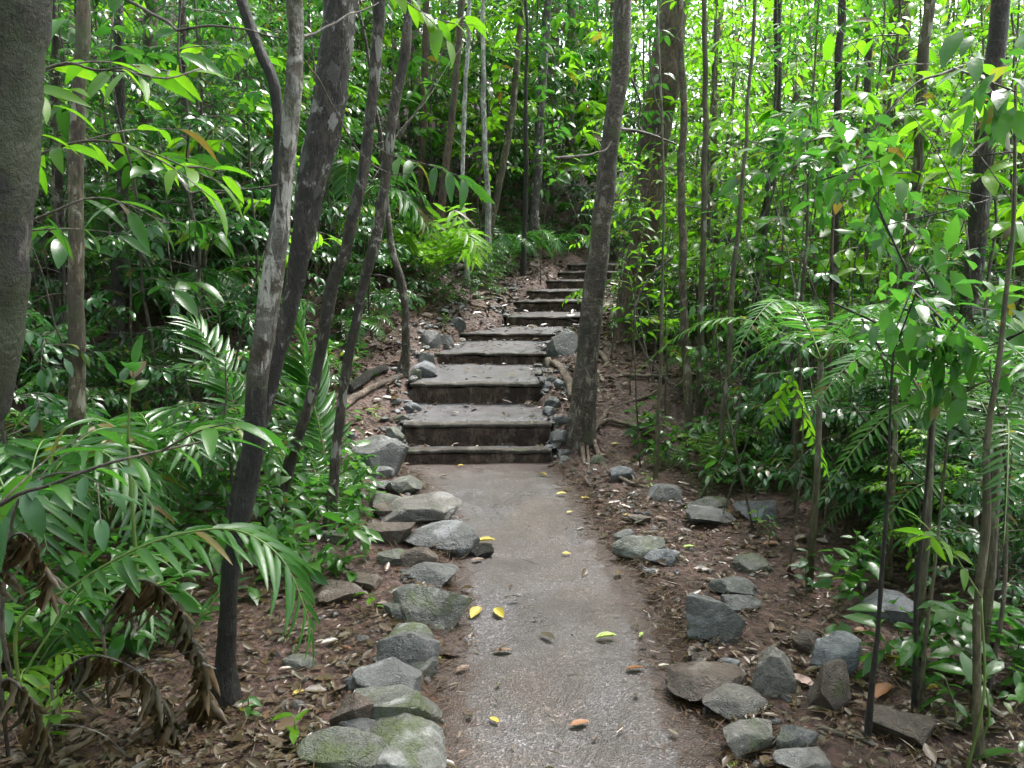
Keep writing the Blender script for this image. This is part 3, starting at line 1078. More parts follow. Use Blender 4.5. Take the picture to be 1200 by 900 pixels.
TR['main'] = tree('tree', 'straight brown ringed trunk with roots standing right beside the steps', 'tree',
     [(731, -20, 20), (728, 50, 21), (724, 110, 21), (712, 200, 22), (704, 290, 24), (697, 340, 26), (690, 400, 26), (684, 450, 28), (680, 516, 34)], 'bark_brown', crown=2.6, top=9, flare=1.22, amp=.07, fr=10)
TR['red'] = tree('tree', 'thick reddish brown trunk behind the straight trunk beside the steps', 'tree',
     [(792, -20, 34), (786, 50, 36), (776, 120, 36), (762, 210, 34), (752, 290, 34), (746, 340, 35), (742, 412, 38)], 'bark_red', Y=9.2, crown=3.2, top=11, flare=1.5, amp=.1, fr=7)
TR['purp'] = tree('tree', 'dark purplish trunk standing at the right edge of the view', 'tree',
     [(1176, -20, 21), (1168, 60, 21), (1160, 120, 21), (1150, 200, 21), (1144, 280, 21), (1138, 340, 20), (1134, 420, 20), (1128, 560, 22)], 'bark_purple', Y=5.6, crown=2.2, top=8, flare=1.3, amp=.12, fr=10)
SMALL = [
    ('slim grey trunk just left of the dark trunk at the right edge', [(1090, -20, 13), (1082, 80, 13), (1074, 180, 12), (1066, 280, 12), (1060, 360, 12)], 'bark_tan', 6.8, 1.7),
    ('thin dark trunk in the middle of the right thicket', [(914, -20, 9), (911, 90, 9), (908, 180, 9), (896, 260, 10), (888, 340, 10), (880, 420, 12)], 'bark_wet', 7.6, 1.5),
    ('straight brown pole of a trunk in the right thicket', [(986, -20, 9), (984, 80, 9), (982, 180, 9), (980, 280, 9), (976, 380, 9)], 'bark_purple', 7.0, 1.5),
    ('tan mossy stem rising from the clump right of the straight trunk', [(796, 0, 8), (800, 120, 8), (800, 230, 9), (802, 340, 9), (806, 440, 10), (806, 528, 12)], 'bark_tan', None, 1.2),
    ('second thin stem of the clump right of the straight trunk', [(826, 60, 6), (826, 180, 7), (824, 300, 7), (820, 420, 8), (822, 520, 9)], 'stem', None, 1.1),
    ('thin leaning stem of the clump, its foot beside the rounded stone', [(776, 300, 3), (774, 380, 4), (772, 480, 4.5), (768, 560, 5.5)], 'stem', None, .6),
    ('thin stem in front of the ferns at right', [(866, 250, 5), (858, 330, 6), (854, 420, 6), (846, 500, 7), (848, 566, 8)], 'stem', None, .9),
    ('tan mossy trunk at left between the mossy corner trunk and fan palm', [(96, 40, 15), (92, 160, 16), (89, 270, 18), (89, 380, 18), (87, 480, 18), (84, 570, 18), (82, 640, 20)], 'bark_tan', None, 1.7),
    ('thin dark trunk close left of the tan mossy trunk at left', [(64, 60, 9), (66, 200, 10), (68, 330, 11), (70, 440, 11), (68, 560, 12)], 'bark_spot', 6.5, 1.4),
    ('grey trunk right of the tan mossy trunk in the left shade', [(138, -20, 11), (140, 100, 12), (142, 220, 13), (140, 330, 14), (136, 440, 15), (135, 540, 16)], 'bark_dark', 6.4, 1.6),
    ('pale twisted trunk high in the left background', [(174, -20, 16), (176, 60, 16), (170, 140, 15), (176, 230, 15), (168, 320, 15)], 'bark_tan', 9.5, 1.8),
    ('curved black trunk crossing behind the pale ringed trunk', [(268, -60, 14), (288, 10, 14), (306, 60, 14), (322, 100, 14), (326, 160, 12), (322, 250, 12), (316, 340, 12)], 'bark_wet', 5.4, 1.6),
    ('thin white sapling on the bank with lichen up its stem', [(566, 60, 5), (567, 130, 6), (570, 200, 6), (573, 260, 7), (571, 306, 8)], 'bark_white', 13.2, 1.3),
    ('second white sapling, left of the thin white one on the bank', [(548, 60, 5), (544, 130, 5), (542, 200, 5), (543, 270, 6), (549, 338, 6)], 'bark_white', 12.0, 1.2),
    ('reddish brown sapling standing on the bank above the lime palm', [(542, -10, 8), (536, 60, 8), (530, 130, 8), (522, 200, 9), (514, 268, 10)], 'bark_red', 12.8, 1.5),
    ('dark straight sapling on the bank left of the topmost steps', [(617, 90, 4), (616, 160, 5), (616, 220, 5), (614, 290, 6)], 'bark_wet', 13.6, 1.1),
    ('grey mottled trunk beyond the bank left of the topmost steps', [(640, 30, 10), (634, 110, 11), (630, 190, 11), (626, 250, 12), (622, 292, 13)], 'bark_dark', 15.0, 1.7),
    ('leaning pale trunk behind the thin white saplings', [(606, 60, 8), (600, 130, 8), (590, 190, 8), (578, 250, 9), (566, 300, 12)], 'bark_tan', 14.0, 1.5),
    ('thin grey trunk left of the slim pair, deep in shade', [(212, -10, 8), (216, 100, 9), (222, 220, 9), (226, 340, 10)], 'bark_spot', 8.0, 1.4),
    ('far brown trunk between the slim pair and reddish sapling', [(500, -10, 8), (498, 90, 9), (494, 180, 9), (488, 260, 10)], 'bark_red', 15.0, 1.6),
    ('broad pale trunk deep in the right background', [(1058, -10, 24), (1050, 90, 24), (1042, 200, 25), (1034, 300, 26)], 'bark_tan', 12.0, 2.2),
    ('thin leaning trunk deep in the right background', [(960, -10, 7), (940, 80, 7), (926, 160, 8), (915, 230, 8), (900, 330, 8)], 'bark_tan', 12.5, 1.5),
    ('thin trunk at the far right edge beyond the purplish trunk', [(1198, 230, 9), (1197, 320, 9), (1194, 420, 10)], 'bark_tan', 7.5, 1.4),
    ('dim upright trunk between the straight pole and slim grey trunk', [(1020, -10, 7), (1016, 100, 8), (1014, 220, 8), (1010, 330, 9)], 'bark_dark', 10.0, 1.5),
    ('thin trunk just right of the thick reddish brown trunk', [(842, -10, 7), (838, 100, 7), (836, 220, 8), (838, 340, 8)], 'bark_tan', 10.5, 1.4),
]
for (lab, pts, mt, Y, cr) in SMALL:
    tree('tree', lab, 'tree', pts, mt, Y=Y, crown=cr, top=7.0 + (len(lab) % 5) * .5, flare=1.25, amp=.13, fr=16, sides=10,
         group='slim forest trees', leaf='leaf_bright' if pts[0][0] > 720 else 'leaf_mid', ncrown=1100 if pts[0][0] < 720 else 260, leafL=.14)
# thin foreground stems on the right
FG = [
    ('greenish thin sapling stem nearest the right edge at the bottom', [(1182, 330, 8), (1172, 420, 10), (1158, 520, 12), (1154, 620, 14), (1148, 720, 15), (1146, 800, 15), (1148, 905, 17)], 'stem', 2.35),
    ('dark thin sapling stem rising beside the large flat brown stone', [(1040, 590, 6), (1034, 660, 8), (1028, 740, 9), (1022, 800, 10), (1016, 872, 14)], 'bark_wet', None),
    ('left one of the dark twin stems beyond the flat brown stone', [(1082, 600, 6), (1076, 680, 8), (1074, 760, 9), (1072, 835, 11)], 'bark_wet', None),
    ('right one of the dark twin stems beyond the flat brown stone', [(1098, 630, 5), (1090, 700, 6), (1082, 770, 7), (1081, 832, 9)], 'stem', None),
    ('thin tan stem rising behind the drooping fern', [(944, 300, 6), (938, 380, 8), (936, 460, 9), (932, 540, 9), (934, 598, 10)], 'bark_tan', None),
    ('brown stem right of the drooping fern', [(974, 330, 7), (972, 430, 9), (966, 520, 9), (962, 610, 10)], 'bark_red', None),
    ('dark arching stem carrying the big leaves at right', [(1098, 380, 5), (1130, 440, 7), (1150, 500, 8), (1162, 570, 9), (1166, 660, 10), (1164, 760, 11)], 'bark_wet', None),
    ('stem in the shade under the right shrubs', [(1052, 420, 8), (1050, 520, 9), (1044, 600, 10), (1042, 680, 11)], 'bark_tan', None),
]
for (lab, pts, mt, Y) in FG:
    g0 = at(pts[0][0], pts[0][1], Y or ground(pts[-1][0], pts[-1][1])[1])
    pts = [(a_, b_, c_ * .64) for a_, b_, c_ in pts]
    tree('sapling', lab, 'sapling', pts, mt, Y=Y, crown=.32, top=g0[2] + .55, nbr=4, ncrown=70, leafL=.10, flare=1.2, amp=.12, fr=20, sides=10, group='thin sapling stems at right')


# roots of the straight trunk: parts of that tree
def ground_path(px, lift=.0):
    out = []
    for (u, v) in px:
        g = ground(u, v)
        out.append(g + np.array([0, 0, lift]))
    return np.array(out)


def root_part(t, base, pp, r0, r1, mat='root', name='root', lift=.012):
    pp = resample(pp, .035)
    n = len(pp)
    for k in range(n):
        pp[k, 2] = gz(pp[k, 0], pp[k, 1]) + lift + .02 * math.sin(k * .25)
    rad = np.linspace(r0, r1, n)
    V, Q, T = trunk_mesh(pp - base, rad, 9, mat, .2, 14, n * 1.7)
    return link(name, mesh(name, V, Q, T, M[mat]), t)


t, b, P_, R_ = TR['main']
for px, r0, r1 in (([(681, 514), (682, 528), (685, 545)], .028, .014),
                   ([(694, 512), (698, 528), (708, 545), (714, 556), (728, 566), (750, 571), (790, 570)], .022, .012),
                   ([(693, 516), (700, 503), (708, 492), (714, 480), (730, 473), (752, 470), (770, 462)], .022, .013),
                   ([(694, 506), (712, 498), (740, 503), (762, 506)], .024, .014),
                   ([(668, 514), (660, 520), (650, 530), (640, 536)], .02, .01),
                   ([(672, 470), (660, 436), (642, 428), (634, 432)], .05, .03),
                   ([(688, 520), (690, 548), (686, 566), (696, 574), (700, 566)], .012, .006),
                   ([(700, 415), (716, 430), (734, 442), (760, 444), (800, 440)], .03, .014)):
    root_part(t, b, ground_path(px), r0, r1)
# bare roots and sticks lying about
STICKS = [
    ('pale bare root crossing the bank left of the sixth step', [(556, 350), (572, 345), (590, 350), (592, 362)], .035, .02, 'root', 'root'),
    ('thin root below the pale bare root on the bank', [(546, 352), (556, 360), (568, 362), (572, 372)], .022, .012, 'root', 'root'),
    ('long brown root lying left of the second step', [(400, 480), (430, 462), (450, 452), (470, 444)], .04, .028, 'root', 'root'),
    ('dark log in the litter left of the third step', [(408, 462), (430, 446), (452, 436)], .055, .04, 'black_log', 'log'),
    ('black fallen log behind the right ferns', [(872, 408), (900, 418), (930, 432), (952, 440)], .09, .07, 'black_log', 'log'),
    ('pale stick leaning across the litter behind the flat tilted slab', [(862, 792), (895, 768), (925, 750), (940, 743)], .012, .006, 'twig', 'stick'),
    ('long stick on the right litter between slab and sapling stems', [(958, 856), (985, 864), (1010, 872), (1030, 880)], .011, .006, 'twig', 'stick'),
    ('dark stick at the bottom beside the smooth pale triangular stone', [(872, 900), (892, 886), (912, 872)], .012, .008, 'black_log', 'stick'),
    ('thin dark stick lying right of the loop of root', [(790, 600), (812, 592), (836, 596)], .012, .006, 'black_log', 'stick'),
    ('curved grey stick under the right ferns', [(826, 566), (852, 562), (876, 566), (884, 578)], .014, .008, 'twig', 'stick'),
    ('crooked stick under the straight trunk right of the lowest step', [(642, 548), (656, 542), (672, 536)], .008, .004, 'twig', 'stick'),
    ('thin forked twig left of the two yellow leaves', [(400, 742), (424, 730), (446, 722)], .008, .004, 'twig', 'stick'),
    ('thin root on the soil right of the tree roots', [(705, 560), (720, 556), (728, 546), (740, 544)], .012, .006, 'root', 'root'),
    ('stick in the litter near the single yellow leaf at left', [(312, 800), (345, 794), (372, 800)], .008, .004, 'twig', 'stick'),
    ('short dark root right of the straight trunk by the yellow leaf', [(744, 540), (760, 528), (784, 520), (800, 516)], .024, .012, 'black_log', 'root'),
]
for (lab, px, r0, r1, mt, nm) in STICKS:
    pp = ground_path(px)
    pp = resample(pp, .04)
    base = pp[0].copy()
    for k in range(len(pp)):
        pp[k, 2] = sz(pp[k, 0], pp[k, 1]) + r0 * .5
    V, Q, T = trunk_mesh(pp - base, np.linspace(r0, r1, len(pp)), 8, mt, .2, 16, px[0][0])
    o = link(nm, mesh(nm, V, Q, T, M[mt]))
    o.location = base
    tag(o, lab, nm, 'roots and sticks on the forest floor')

# ------------------------------------------------------------------ plants generated with their own stems
UPV = np.array([0, 0, 1.0])


def gen_plant(seed, H, r0, nbr, blen, leafL, cs=.3, droop=.25, lean=.08, spacing=.5, twigs=2, pairs=True):
    r = np.random.default_rng(seed)
    g = Geo()
    P, D, NN, LL = [], [], [], []
    n = 9
    zz = np.linspace(0, H, n)
    wob = np.cumsum(r.normal(size=(n, 2)) * lean * H / n, 0)
    wob -= wob[0]
    S = np.column_stack([wob, zz])
    S = resample(S, H / 24)
    R = np.linspace(r0, r0 * .3, len(S))
    g.tube(S, R, 6)

    def leaves_on(pp, f0):
        L = np.linalg.norm(np.diff(pp, axis=0), axis=1).sum()
        m = max(2, int(L * (1 - f0) / (leafL * spacing)))
        ts = f0 + (1 - f0) * (np.arange(m) + .5) / m
        idx = ts * (len(pp) - 1)
        i0 = np.minimum(idx.astype(int), len(pp) - 2)
        fr = (idx - i0)[:, None]
        pos = pp[i0] * (1 - fr) + pp[i0 + 1] * fr
        tan = unit(pp[i0 + 1] - pp[i0])
        side = unit(np.cross(tan, UPV))
        sg = np.where(np.arange(m) % 2 == 0, 1.0, -1.0)[:, None]
        for sgn in ((1, -1) if pairs else (1,)):
            d = tan * .55 + side * sg * sgn * .85 + r.normal(size=(m, 3)) * .28 - UPV * .18
            P.append(pos)
            D.append(d)
            NN.append(UPV + r.normal(size=(m, 3)) * .33)
            LL.append(leafL * r.uniform(.6, 1.2, m))
        P.append(pp[-1:])
        D.append(unit(pp[-1:] - pp[-2:-1]) - UPV * .2)
        NN.append(UPV + r.normal(size=(1, 3)) * .3)
        LL.append(np.array([leafL * 1.1]))

    for k in range(nbr):
        tt = (k + r.uniform(0, .8)) / nbr
        f = cs + (1 - cs) * tt
        i = min(len(S) - 2, int(f * (len(S) - 1)))
        a = k * 2.4 + r.uniform(-.5, .5)
        el = r.uniform(.1, .75)
        bl = blen * (1.15 - .6 * tt) * r.uniform(.6, 1.15)
        d = np.array([math.cos(a) * math.cos(el), math.sin(a) * math.cos(el), math.sin(el)])
        pts = [S[i]]
        for q in range(5):
            d = unit(d + np.array([0, 0, -droop * .45]) + r.normal(size=3) * .12)
            pts.append(pts[-1] + d * bl / 5)
        pp = resample(pts, bl / 9)
        g.tube(pp, np.linspace(R[i] * .5, .0018, len(pp)), 4)
        leaves_on(pp, .3)
        for q in range(twigs):
            j = int(len(pp) * r.uniform(.3, .85))
            tn = unit(pp[min(j + 1, len(pp) - 1)] - pp[j - 1])
            sd2 = unit(np.cross(tn, UPV)) * (1 if q % 2 else -1)
            d2 = unit(tn * .6 + sd2 * .8 + r.normal(size=3) * .15)
            tl = bl * r.uniform(.28, .5)
            tp = resample([pp[j], pp[j] + d2 * tl * .5 + UPV * .03 * tl, pp[j] + d2 * tl - UPV * .12 * tl], tl / 4)
            g.tube(tp, np.linspace(.003, .0014, len(tp)), 3)
            leaves_on(tp, .15)
    leaves_on(S[-6:], .3)
    return g, np.vstack(P), np.vstack(D), np.vstack(NN), np.concatenate(LL)


def proto_plant(seed, leafmat, stem, tpl=T_MID, **kw):
    g, p, d, n, l = gen_plant(seed, **kw)
    return g.mesh('stem', M[stem]), cloud('foliage', p, d, n, l, M[leafmat], tpl), (p, d, n, l)


# zones named by what one can find in the photograph
def zone(u):
    for lim, ph in ((95, 'behind the mossy corner trunk'), (200, 'right of the tan trunk at left'), (300, 'left of the pale ringed trunk'),
                    (400, 'behind the dark leaning trunk'), (500, 'behind the slim pair of trunks'), (590, 'on the bank around the white saplings'),
                    (680, 'above the upper steps'), (760, 'around the reddish trunk'), (850, 'around the stem clump right of the steps'),
                    (930, 'around the thin dark trunk in the right thicket'), (1010, 'around the straight brown pole'), (1100, 'around the slim grey trunk at right')):
        if u < lim:
            return ph
    return 'left of the purplish trunk' if u < 1150 else 'between purplish trunk and right edge'


ORD = ['nearest', 'second nearest', 'third nearest', 'fourth nearest', 'fifth nearest', 'sixth nearest', 'seventh nearest', 'eighth nearest',
       'ninth nearest', 'tenth nearest', 'eleventh nearest', 'twelfth nearest', 'thirteenth nearest', 'fourteenth nearest', 'fifteenth nearest',
       'sixteenth nearest', 'seventeenth nearest', 'eighteenth nearest', 'nineteenth nearest', 'twentieth nearest'] + [
    'twenty-' + q + ' nearest' for q in ('first', 'second', 'third', 'fourth', 'fifth', 'sixth', 'seventh', 'eighth', 'ninth')]
PENDING = {}


def finish_labels():
    for (kind, ph), lst in PENDING.items():
        lst.sort(key=lambda q: q[0])
        for k, (d, o, desc) in enumerate(lst):
            o['label'] = f'{ORD[min(k, 28)]} {desc} {ph}' if len(lst) > 1 else f'{desc} {ph}'


def clear_of_view(p, rad, h):
    """keep the path, the steps and the traced trunks' feet in sight"""
    u, v, z = proj(p)
    ru = rad / z * F
    ut, vt, zt = proj(p + np.array([0, 0, h]))
    y = p[1]
    if abs(p[0] - pathx(y)) < .75 + rad * .75 and y < 17:
        return False
    # the sight corridor along path and steps
    if y < 16 and u + ru > 395 + max(0, 9 - y) * 6 and u - ru < 730 and vt < 600 and v > 255 and y < 15:
        if not (u < 470 and y > 8.5) and not (u > 735 and y > 6):
            return False
    return True


EXTRA = []


def scatter(name, cat, desc0, group, protos, spots, copies_leaf='foliage', smin=.8, smax=1.2):
    for (x, y) in spots:
        s = rng.uniform(smin, smax)
        st, fo, rad, h = protos[rng.integers(len(protos))]
        p = np.array([x, y, gz(x, y)])
        if (x, y) not in EXTRA and not clear_of_view(p, rad * s, h * s):
            continue
        u, v, z = proj(p + np.array([0, 0, h * s * .6]))
        desc = desc0.replace('low glossy', 'close glossy' if y < 5.2 else 'low glossy' if y < 8 else 'set back glossy').replace('slender leafy', 'slender leafy' if y < 9.5 else 'thin leafy')
        o = thing(name, p - np.array([0, 0, .03]), desc, cat, group)
        o.rotation_euler = (0, 0, rng.uniform(0, 6.28))
        o.scale = (s, s, s)
        link('stem', st, o)
        f = link('foliage', fo, o)
        f['kind'] = 'stuff'
        PENDING.setdefault((desc, zone(u)), []).append((y, o, desc))


def protos_of(seeds, lm, stem, rad, tpl=T_MID, **kw):
    out = []
    for sd0 in seeds:
        st, fo, _ = proto_plant(sd0, lm[sd0 % len(lm)], stem, tpl, **kw)
        out.append((st, fo, rad, kw['H']))
    return out


def spots(n, x0, x1, y0, y1, mind=.5):
    out = []
    for _ in range(n * 20):
        x, y = rng.uniform(x0, x1), rng.uniform(y0, y1)
        u, v, z = proj(np.array([x, y, gz(x, y) + 1]))
        if not (-50 < u < 1250):
            continue
        if all((x - a) ** 2 + (y - b) ** 2 > mind * mind for a, b in out):
            out.append((x, y))
        if len(out) >= n:
            break
    return out


tallR = (protos_of([1, 2], ['leaf_bright', 'leaf_mid'], 'stem', .9, H=4.4, r0=.022, nbr=28, blen=1.0, leafL=.075, cs=.15, twigs=4, spacing=.75)
         + protos_of([3], ['leaf_mid'], 'stem', .9, H=4.0, r0=.020, nbr=24, blen=.95, leafL=.11, cs=.18, twigs=3, spacing=.62)
         + protos_of([4, 8], ['leaf_bright'], 'twig', .9, H=4.8, r0=.022, nbr=20, blen=1.1, leafL=.15, cs=.2, twigs=2, spacing=.6))
tallL = (protos_of([5, 6], ['leaf_mid', 'leaf_dark'], 'twig', .9, H=4.2, r0=.022, nbr=22, blen=1.05, leafL=.12, cs=.2, twigs=3, spacing=.62)
         + protos_of([7, 9], ['leaf_dark', 'leaf_mid'], 'twig', .9, H=4.0, r0=.020, nbr=28, blen=.95, leafL=.075, cs=.12, twigs=4, spacing=.75))
shrubR = protos_of([11, 12, 13], ['leaf_mid', 'leaf_dark', 'leaf_bright'], 'stem', .5, H=1.3, r0=.012, nbr=15, blen=.6, leafL=.078, cs=.12, twigs=4, spacing=.62)
shrubL = protos_of([14, 15, 16], ['leaf_dark', 'leaf_dark', 'leaf_mid'], 'twig', .5, H=1.15, r0=.012, nbr=15, blen=.6, leafL=.082, cs=.12, twigs=4, spacing=.62)
for (x_, y_) in ((1.3, 16.6), (2.0, 16.9), (2.7, 16.6), (3.3, 16.2), (1.7, 17.6), (2.5, 17.8), (3.2, 17.4)):
    EXTRA.append((x_, y_))
BANK = []
rb = np.random.default_rng(8)
for _ in range(40):
    y_ = rb.uniform(9.6, 15.6)
    if rb.random() < .68:
        x_ = float(pathx(y_)) - .62 - rb.uniform(.25, 2.4)
    else:
        x_ = float(pathx(y_)) + .62 + rb.uniform(.3, 1.8)
    BANK.append((x_, y_))
EXTRA += BANK
bigleaf = protos_of([21, 22], ['leaf_mid', 'leaf_bright'], 'twig', .6, tpl=T_NEAR, H=2.6, r0=.014, nbr=12, blen=.7, leafL=.20, cs=.25, twigs=1, spacing=.7)

scatter('sapling', 'sapling', 'slender leafy sapling', 'leafy saplings of the understorey', tallR, spots(34, 1.6, 9, 6.5, 13, .6))
scatter('sapling', 'sapling', 'tall distant sapling', 'leafy saplings of the understorey', tallR, spots(30, 2.0, 15, 13, 22, 1.0), smin=1.0, smax=1.7)
scatter('sapling', 'sapling', 'slender leafy sapling', 'leafy saplings of the understorey', tallL, spots(20, -7, -2.2, 6.0, 12, .8))
scatter('sapling', 'sapling', 'tall distant sapling', 'leafy saplings of the understorey', tallL, spots(34, -13, 2.5, 13.5, 22, .9), smin=1.0, smax=1.7)
scatter('shrub', 'shrub', 'low glossy shrub', 'low shrubs of the understorey', shrubR, spots(48, 1.5, 8, 4.4, 12, .45))
scatter('shrub', 'shrub', 'low glossy shrub', 'low shrubs of the understorey', shrubL, spots(50, -7, -1.5, 4.0, 12, .45))
scatter('shrub', 'shrub', 'low distant shrub', 'low shrubs of the understorey', shrubL, spots(50, -9, 3, 12.5, 19, .6) + EXTRA[:7])
scatter('shrub', 'shrub', 'knee high bank plant', 'small plants on the bank beside the steps', shrubL, BANK, smin=.28, smax=.5)
scatter('shrub', 'shrub', 'low glossy shrub', 'low shrubs of the understorey', shrubR, spots(22, 2.0, 4.6, 3.5, 6.0, .4), smin=.5, smax=.85)
scatter('sapling', 'sapling', 'large leaved sapling', 'large leaved saplings', bigleaf, spots(14, 1.8, 7, 5.0, 12, .9))
scatter('shrub', 'shrub', 'low glossy shrub', 'low shrubs of the understorey', shrubR, spots(12, 1.9, 4, 3.3, 4.8, .4), smin=.5, smax=.8)
scatter('sapling', 'sapling', 'large leaved sapling', 'large leaved saplings', bigleaf, spots(12, -6, -1.8, 5, 12, 1.0))
scatter('sapling', 'sapling', 'large leaved sapling', 'large leaved saplings', bigleaf, spots(12, -4.5, 1.2, 14.0, 18, .6), smin=1.3, smax=2.0)
scatter('sapling', 'sapling', 'large leaved sapling', 'large leaved saplings', bigleaf, spots(10, 1, 6, 15.5, 20, .8), smin=1.4, smax=2.2)
BACK = spots(22, -4.5, 1.0, 15.2, 18.5, .5)
EXTRA += BACK
scatter('sapling', 'sapling', 'bushy back slope sapling', 'bushy saplings on the slope behind the steps', tallR[3:] + tallR[:1] + bigleaf[1:], BACK, smin=.8, smax=1.3)


# ------------------------------------------------------------------ palms and ferns
LEAFLET = {}


def lmesh(kind, mat, k=0):
    key = (kind, mat, k)
    if key not in LEAFLET:
        if kind == 'leaflet':
            tp = leaf_tpl(6, .13 + .02 * k, .5, .22 + .1 * k, .35, .75)
        elif kind == 'leaf':
            tp = leaf_tpl(8, .40 + .05 * (k - 1), .25, .18 + .14 * k, .8, .95, wave=.006)
        elif kind == 'lance':
            tp = leaf_tpl(8, .25 + .03 * k, .28, .25 + .15 * k, .75, .95)
        elif kind == 'round':
            tp = leaf_tpl(6, .55, .2, .15, .5, .55)
        elif kind == 'strap':
            tp = leaf_tpl(7, .10 + .02 * k, .5, .3 + .15 * k, .4, .7)
        elif kind == 'dead':
            tp = leaf_tpl(9, .26, 1.3, .25 + .35 * k, .6, .7, wave=.05)
        elif kind == 'fallen':
            tp = leaf_tpl(8, .46, .75 - .35 * k, -.07 + .07 * k, .8, .9, wave=.016)
        V, T = tp
        LEAFLET[key] = mesh(kind, V, None, T, M[mat])
    return LEAFLET[key]


def frond(parent, base, pts, n, L, mat, r, start=.25, tilt=.35, ind=True, rad=.006, kind='leaflet', stem='green_stem', fwd=.55, droop=.25, prof='palm', wf=1.0):
    """a pinnate frond: rachis plus leaflets either side (single objects or one mesh)"""
    pp = resample(np.asarray(pts, float), .03) - base
    fr = link('frond', None if False else None, parent) if False else None
    g = Geo()
    g.tube(pp, np.linspace(rad, rad * .3, len(pp)), 5)
    fr = link('frond', g.mesh('frond', M[stem]), parent)
    Pp, Dd, Nn, Ll = [], [], [], []
    for k in range(n):
        t = start + (1 - start) * (k + .5) / n
        q = (k + .5) / n
        idx = t * (len(pp) - 1)
        i0 = min(int(idx), len(pp) - 2)
        pos = pp[i0] + (pp[i0 + 1] - pp[i0]) * (idx - i0)
        tan = unit(pp[min(i0 + 2, len(pp) - 1)] - pp[max(0, i0 - 1)])
        side = unit(np.cross(tan, UPV) + 1e-4)
        nrm = unit(np.cross(side, tan))
        if nrm[2] < 0:
            nrm = -nrm
        l = L * (math.sin(math.pi * (.18 + .74 * q)) ** .7 if prof == 'palm' else (1 - q) ** .6 * min(1, .6 + 2 * q))
        for s in (1, -1):
            d = tan * (fwd + .5 * q) + side * s * .85 + nrm * tilt * .5 - UPV * droop + r.normal(size=3) * .07
            Pp.append(pos)
            Dd.append(d)
            Nn.append(nrm + side * s * -.25 + r.normal(size=3) * .15)
            Ll.append(l * r.uniform(.88, 1.1))
    if ind:
        for a, (p, d, nn, l) in enumerate(zip(Pp, Dd, Nn, Ll)):
            place_leaf('leaflet', lmesh(kind, mat, a % 2), fr, p, d, nn, l, wf)
    else:
        o = link('leaflets', cloud('leaflets', Pp, Dd, Nn, np.array(Ll), M[mat], T_PINNA, wf), fr)
        o['kind'] = 'stuff'
    return fr


def arch(base, az, L, rise=.6, drop=.5, n=5, up0=.0):
    """a frond's curve from base, out along azimuth az, rising then drooping"""
    out = []
    for k in range(n + 1):
        t = k / n
        h = L * (rise * math.sin(min(1, t * 1.15) * math.pi * .55) - drop * t * t)
        rr = L * .85 * t
        out.append(base + np.array([math.cos(az) * rr, math.sin(az) * rr, up0 * min(1, t * 3) + h]))
    return np.array(out)


def palm(label, u, v, nf, L, leafL, nl, mat='frond', ind=True, Y=None, az0=0, rise=.75, drop=.55, cat='palm', name='small_palm', kind='leaflet',
         prof='palm', seed=0, group='small palms of the understorey', rad=.006, wf=1.0, azs=None, start=.25, stemh=0, droop=.25, fwd=.55):
    r = np.random.default_rng(int(u * 3 + v + seed))
    g = ground(u, v) if Y is None else np.array([at(u, v, Y)[0], Y, 0])
    g[2] = gz(g[0], g[1])
    t = thing(name, g, label, cat, group)
    if stemh:
        q = Geo()
        q.tube(np.array([[0, 0, -.05], [.01, 0, stemh * .5], [.0, .01, stemh + .02]]), [.02, .016, .014], 8)
        link('trunk', q.mesh('trunk', M['stem']), t)
    for k in range(nf):
        a = azs[k] if azs else az0 + k * 2.4 + r.uniform(-.3, .3)
        l = L * r.uniform(.75, 1.1)
        pts = arch(g + np.array([0, 0, stemh]), a, l, rise * r.uniform(.8, 1.2), drop * r.uniform(.8, 1.2))
        frond(t, g, pts, nl, leafL, mat, r, ind=ind, rad=rad, kind=kind, prof=prof, wf=wf, start=start, droop=droop, fwd=fwd)
    return t


def frond_thing(name, label, cat, px, Y, n, L, mat, group, start=.3, rad=.006, foot=None, fy=None, **kw):
    """frond(s) traced in the photograph; px rows (u, v, depth offset)"""
    pts = np.array([at(u, v, Y + dy) for (u, v, dy) in px])
    r = np.random.default_rng(int(px[0][0] + px[0][1]))
    b = pts[0].copy()
    b[2] = gz(b[0], b[1])
    if pts[0][2] - b[2] > .06:
        pts = np.vstack([b[None], pts])
    t = thing(name, b, label, cat, group)
    frond(t, b, pts, n, L, mat, r, start=start, rad=rad, **kw)
    return t, b


# big arching frond at lower left and its companions
frond_thing('small_palm', 'long arching glossy palm frond sweeping right across the black trunk base', 'palm',
            [(20, 735, 0), (80, 690, 0), (150, 648, .02), (215, 625, .04), (280, 622, .05), (330, 655, .02), (358, 715, 0), (364, 745, 0)], 2.35, 22, .24, 'frond', 'palm fronds at lower left', start=.36, rad=.007, droop=.35)
frond_thing('small_palm', 'palm frond spreading low under the long arching frond at left', 'palm',
            [(30, 790, .1), (60, 740, .15), (100, 690, .2), (150, 655, .25), (190, 650, .3)], 2.5, 15, .20, 'frond', 'palm fronds at lower left', start=.3, rad=.006)
frond_thing('small_palm', 'narrow palm frond pointing up left of the black trunk base', 'palm',
            [(210, 760, 0), (238, 720, 0), (262, 690, .05), (270, 672, .08)], 2.9, 8, .15, 'frond', 'palm fronds at lower left', start=.2, rad=.004)
frond_thing('small_palm', 'feathery upright frond behind the slim spotted trunk', 'palm',
            [(385, 590, 0), (378, 520, .05), (362, 450, .1), (352, 390, .1), (350, 365, .1)], 5.2, 30, .36, 'frond', 'palm fronds behind the left trunks', start=.2, rad=.007, droop=.1)
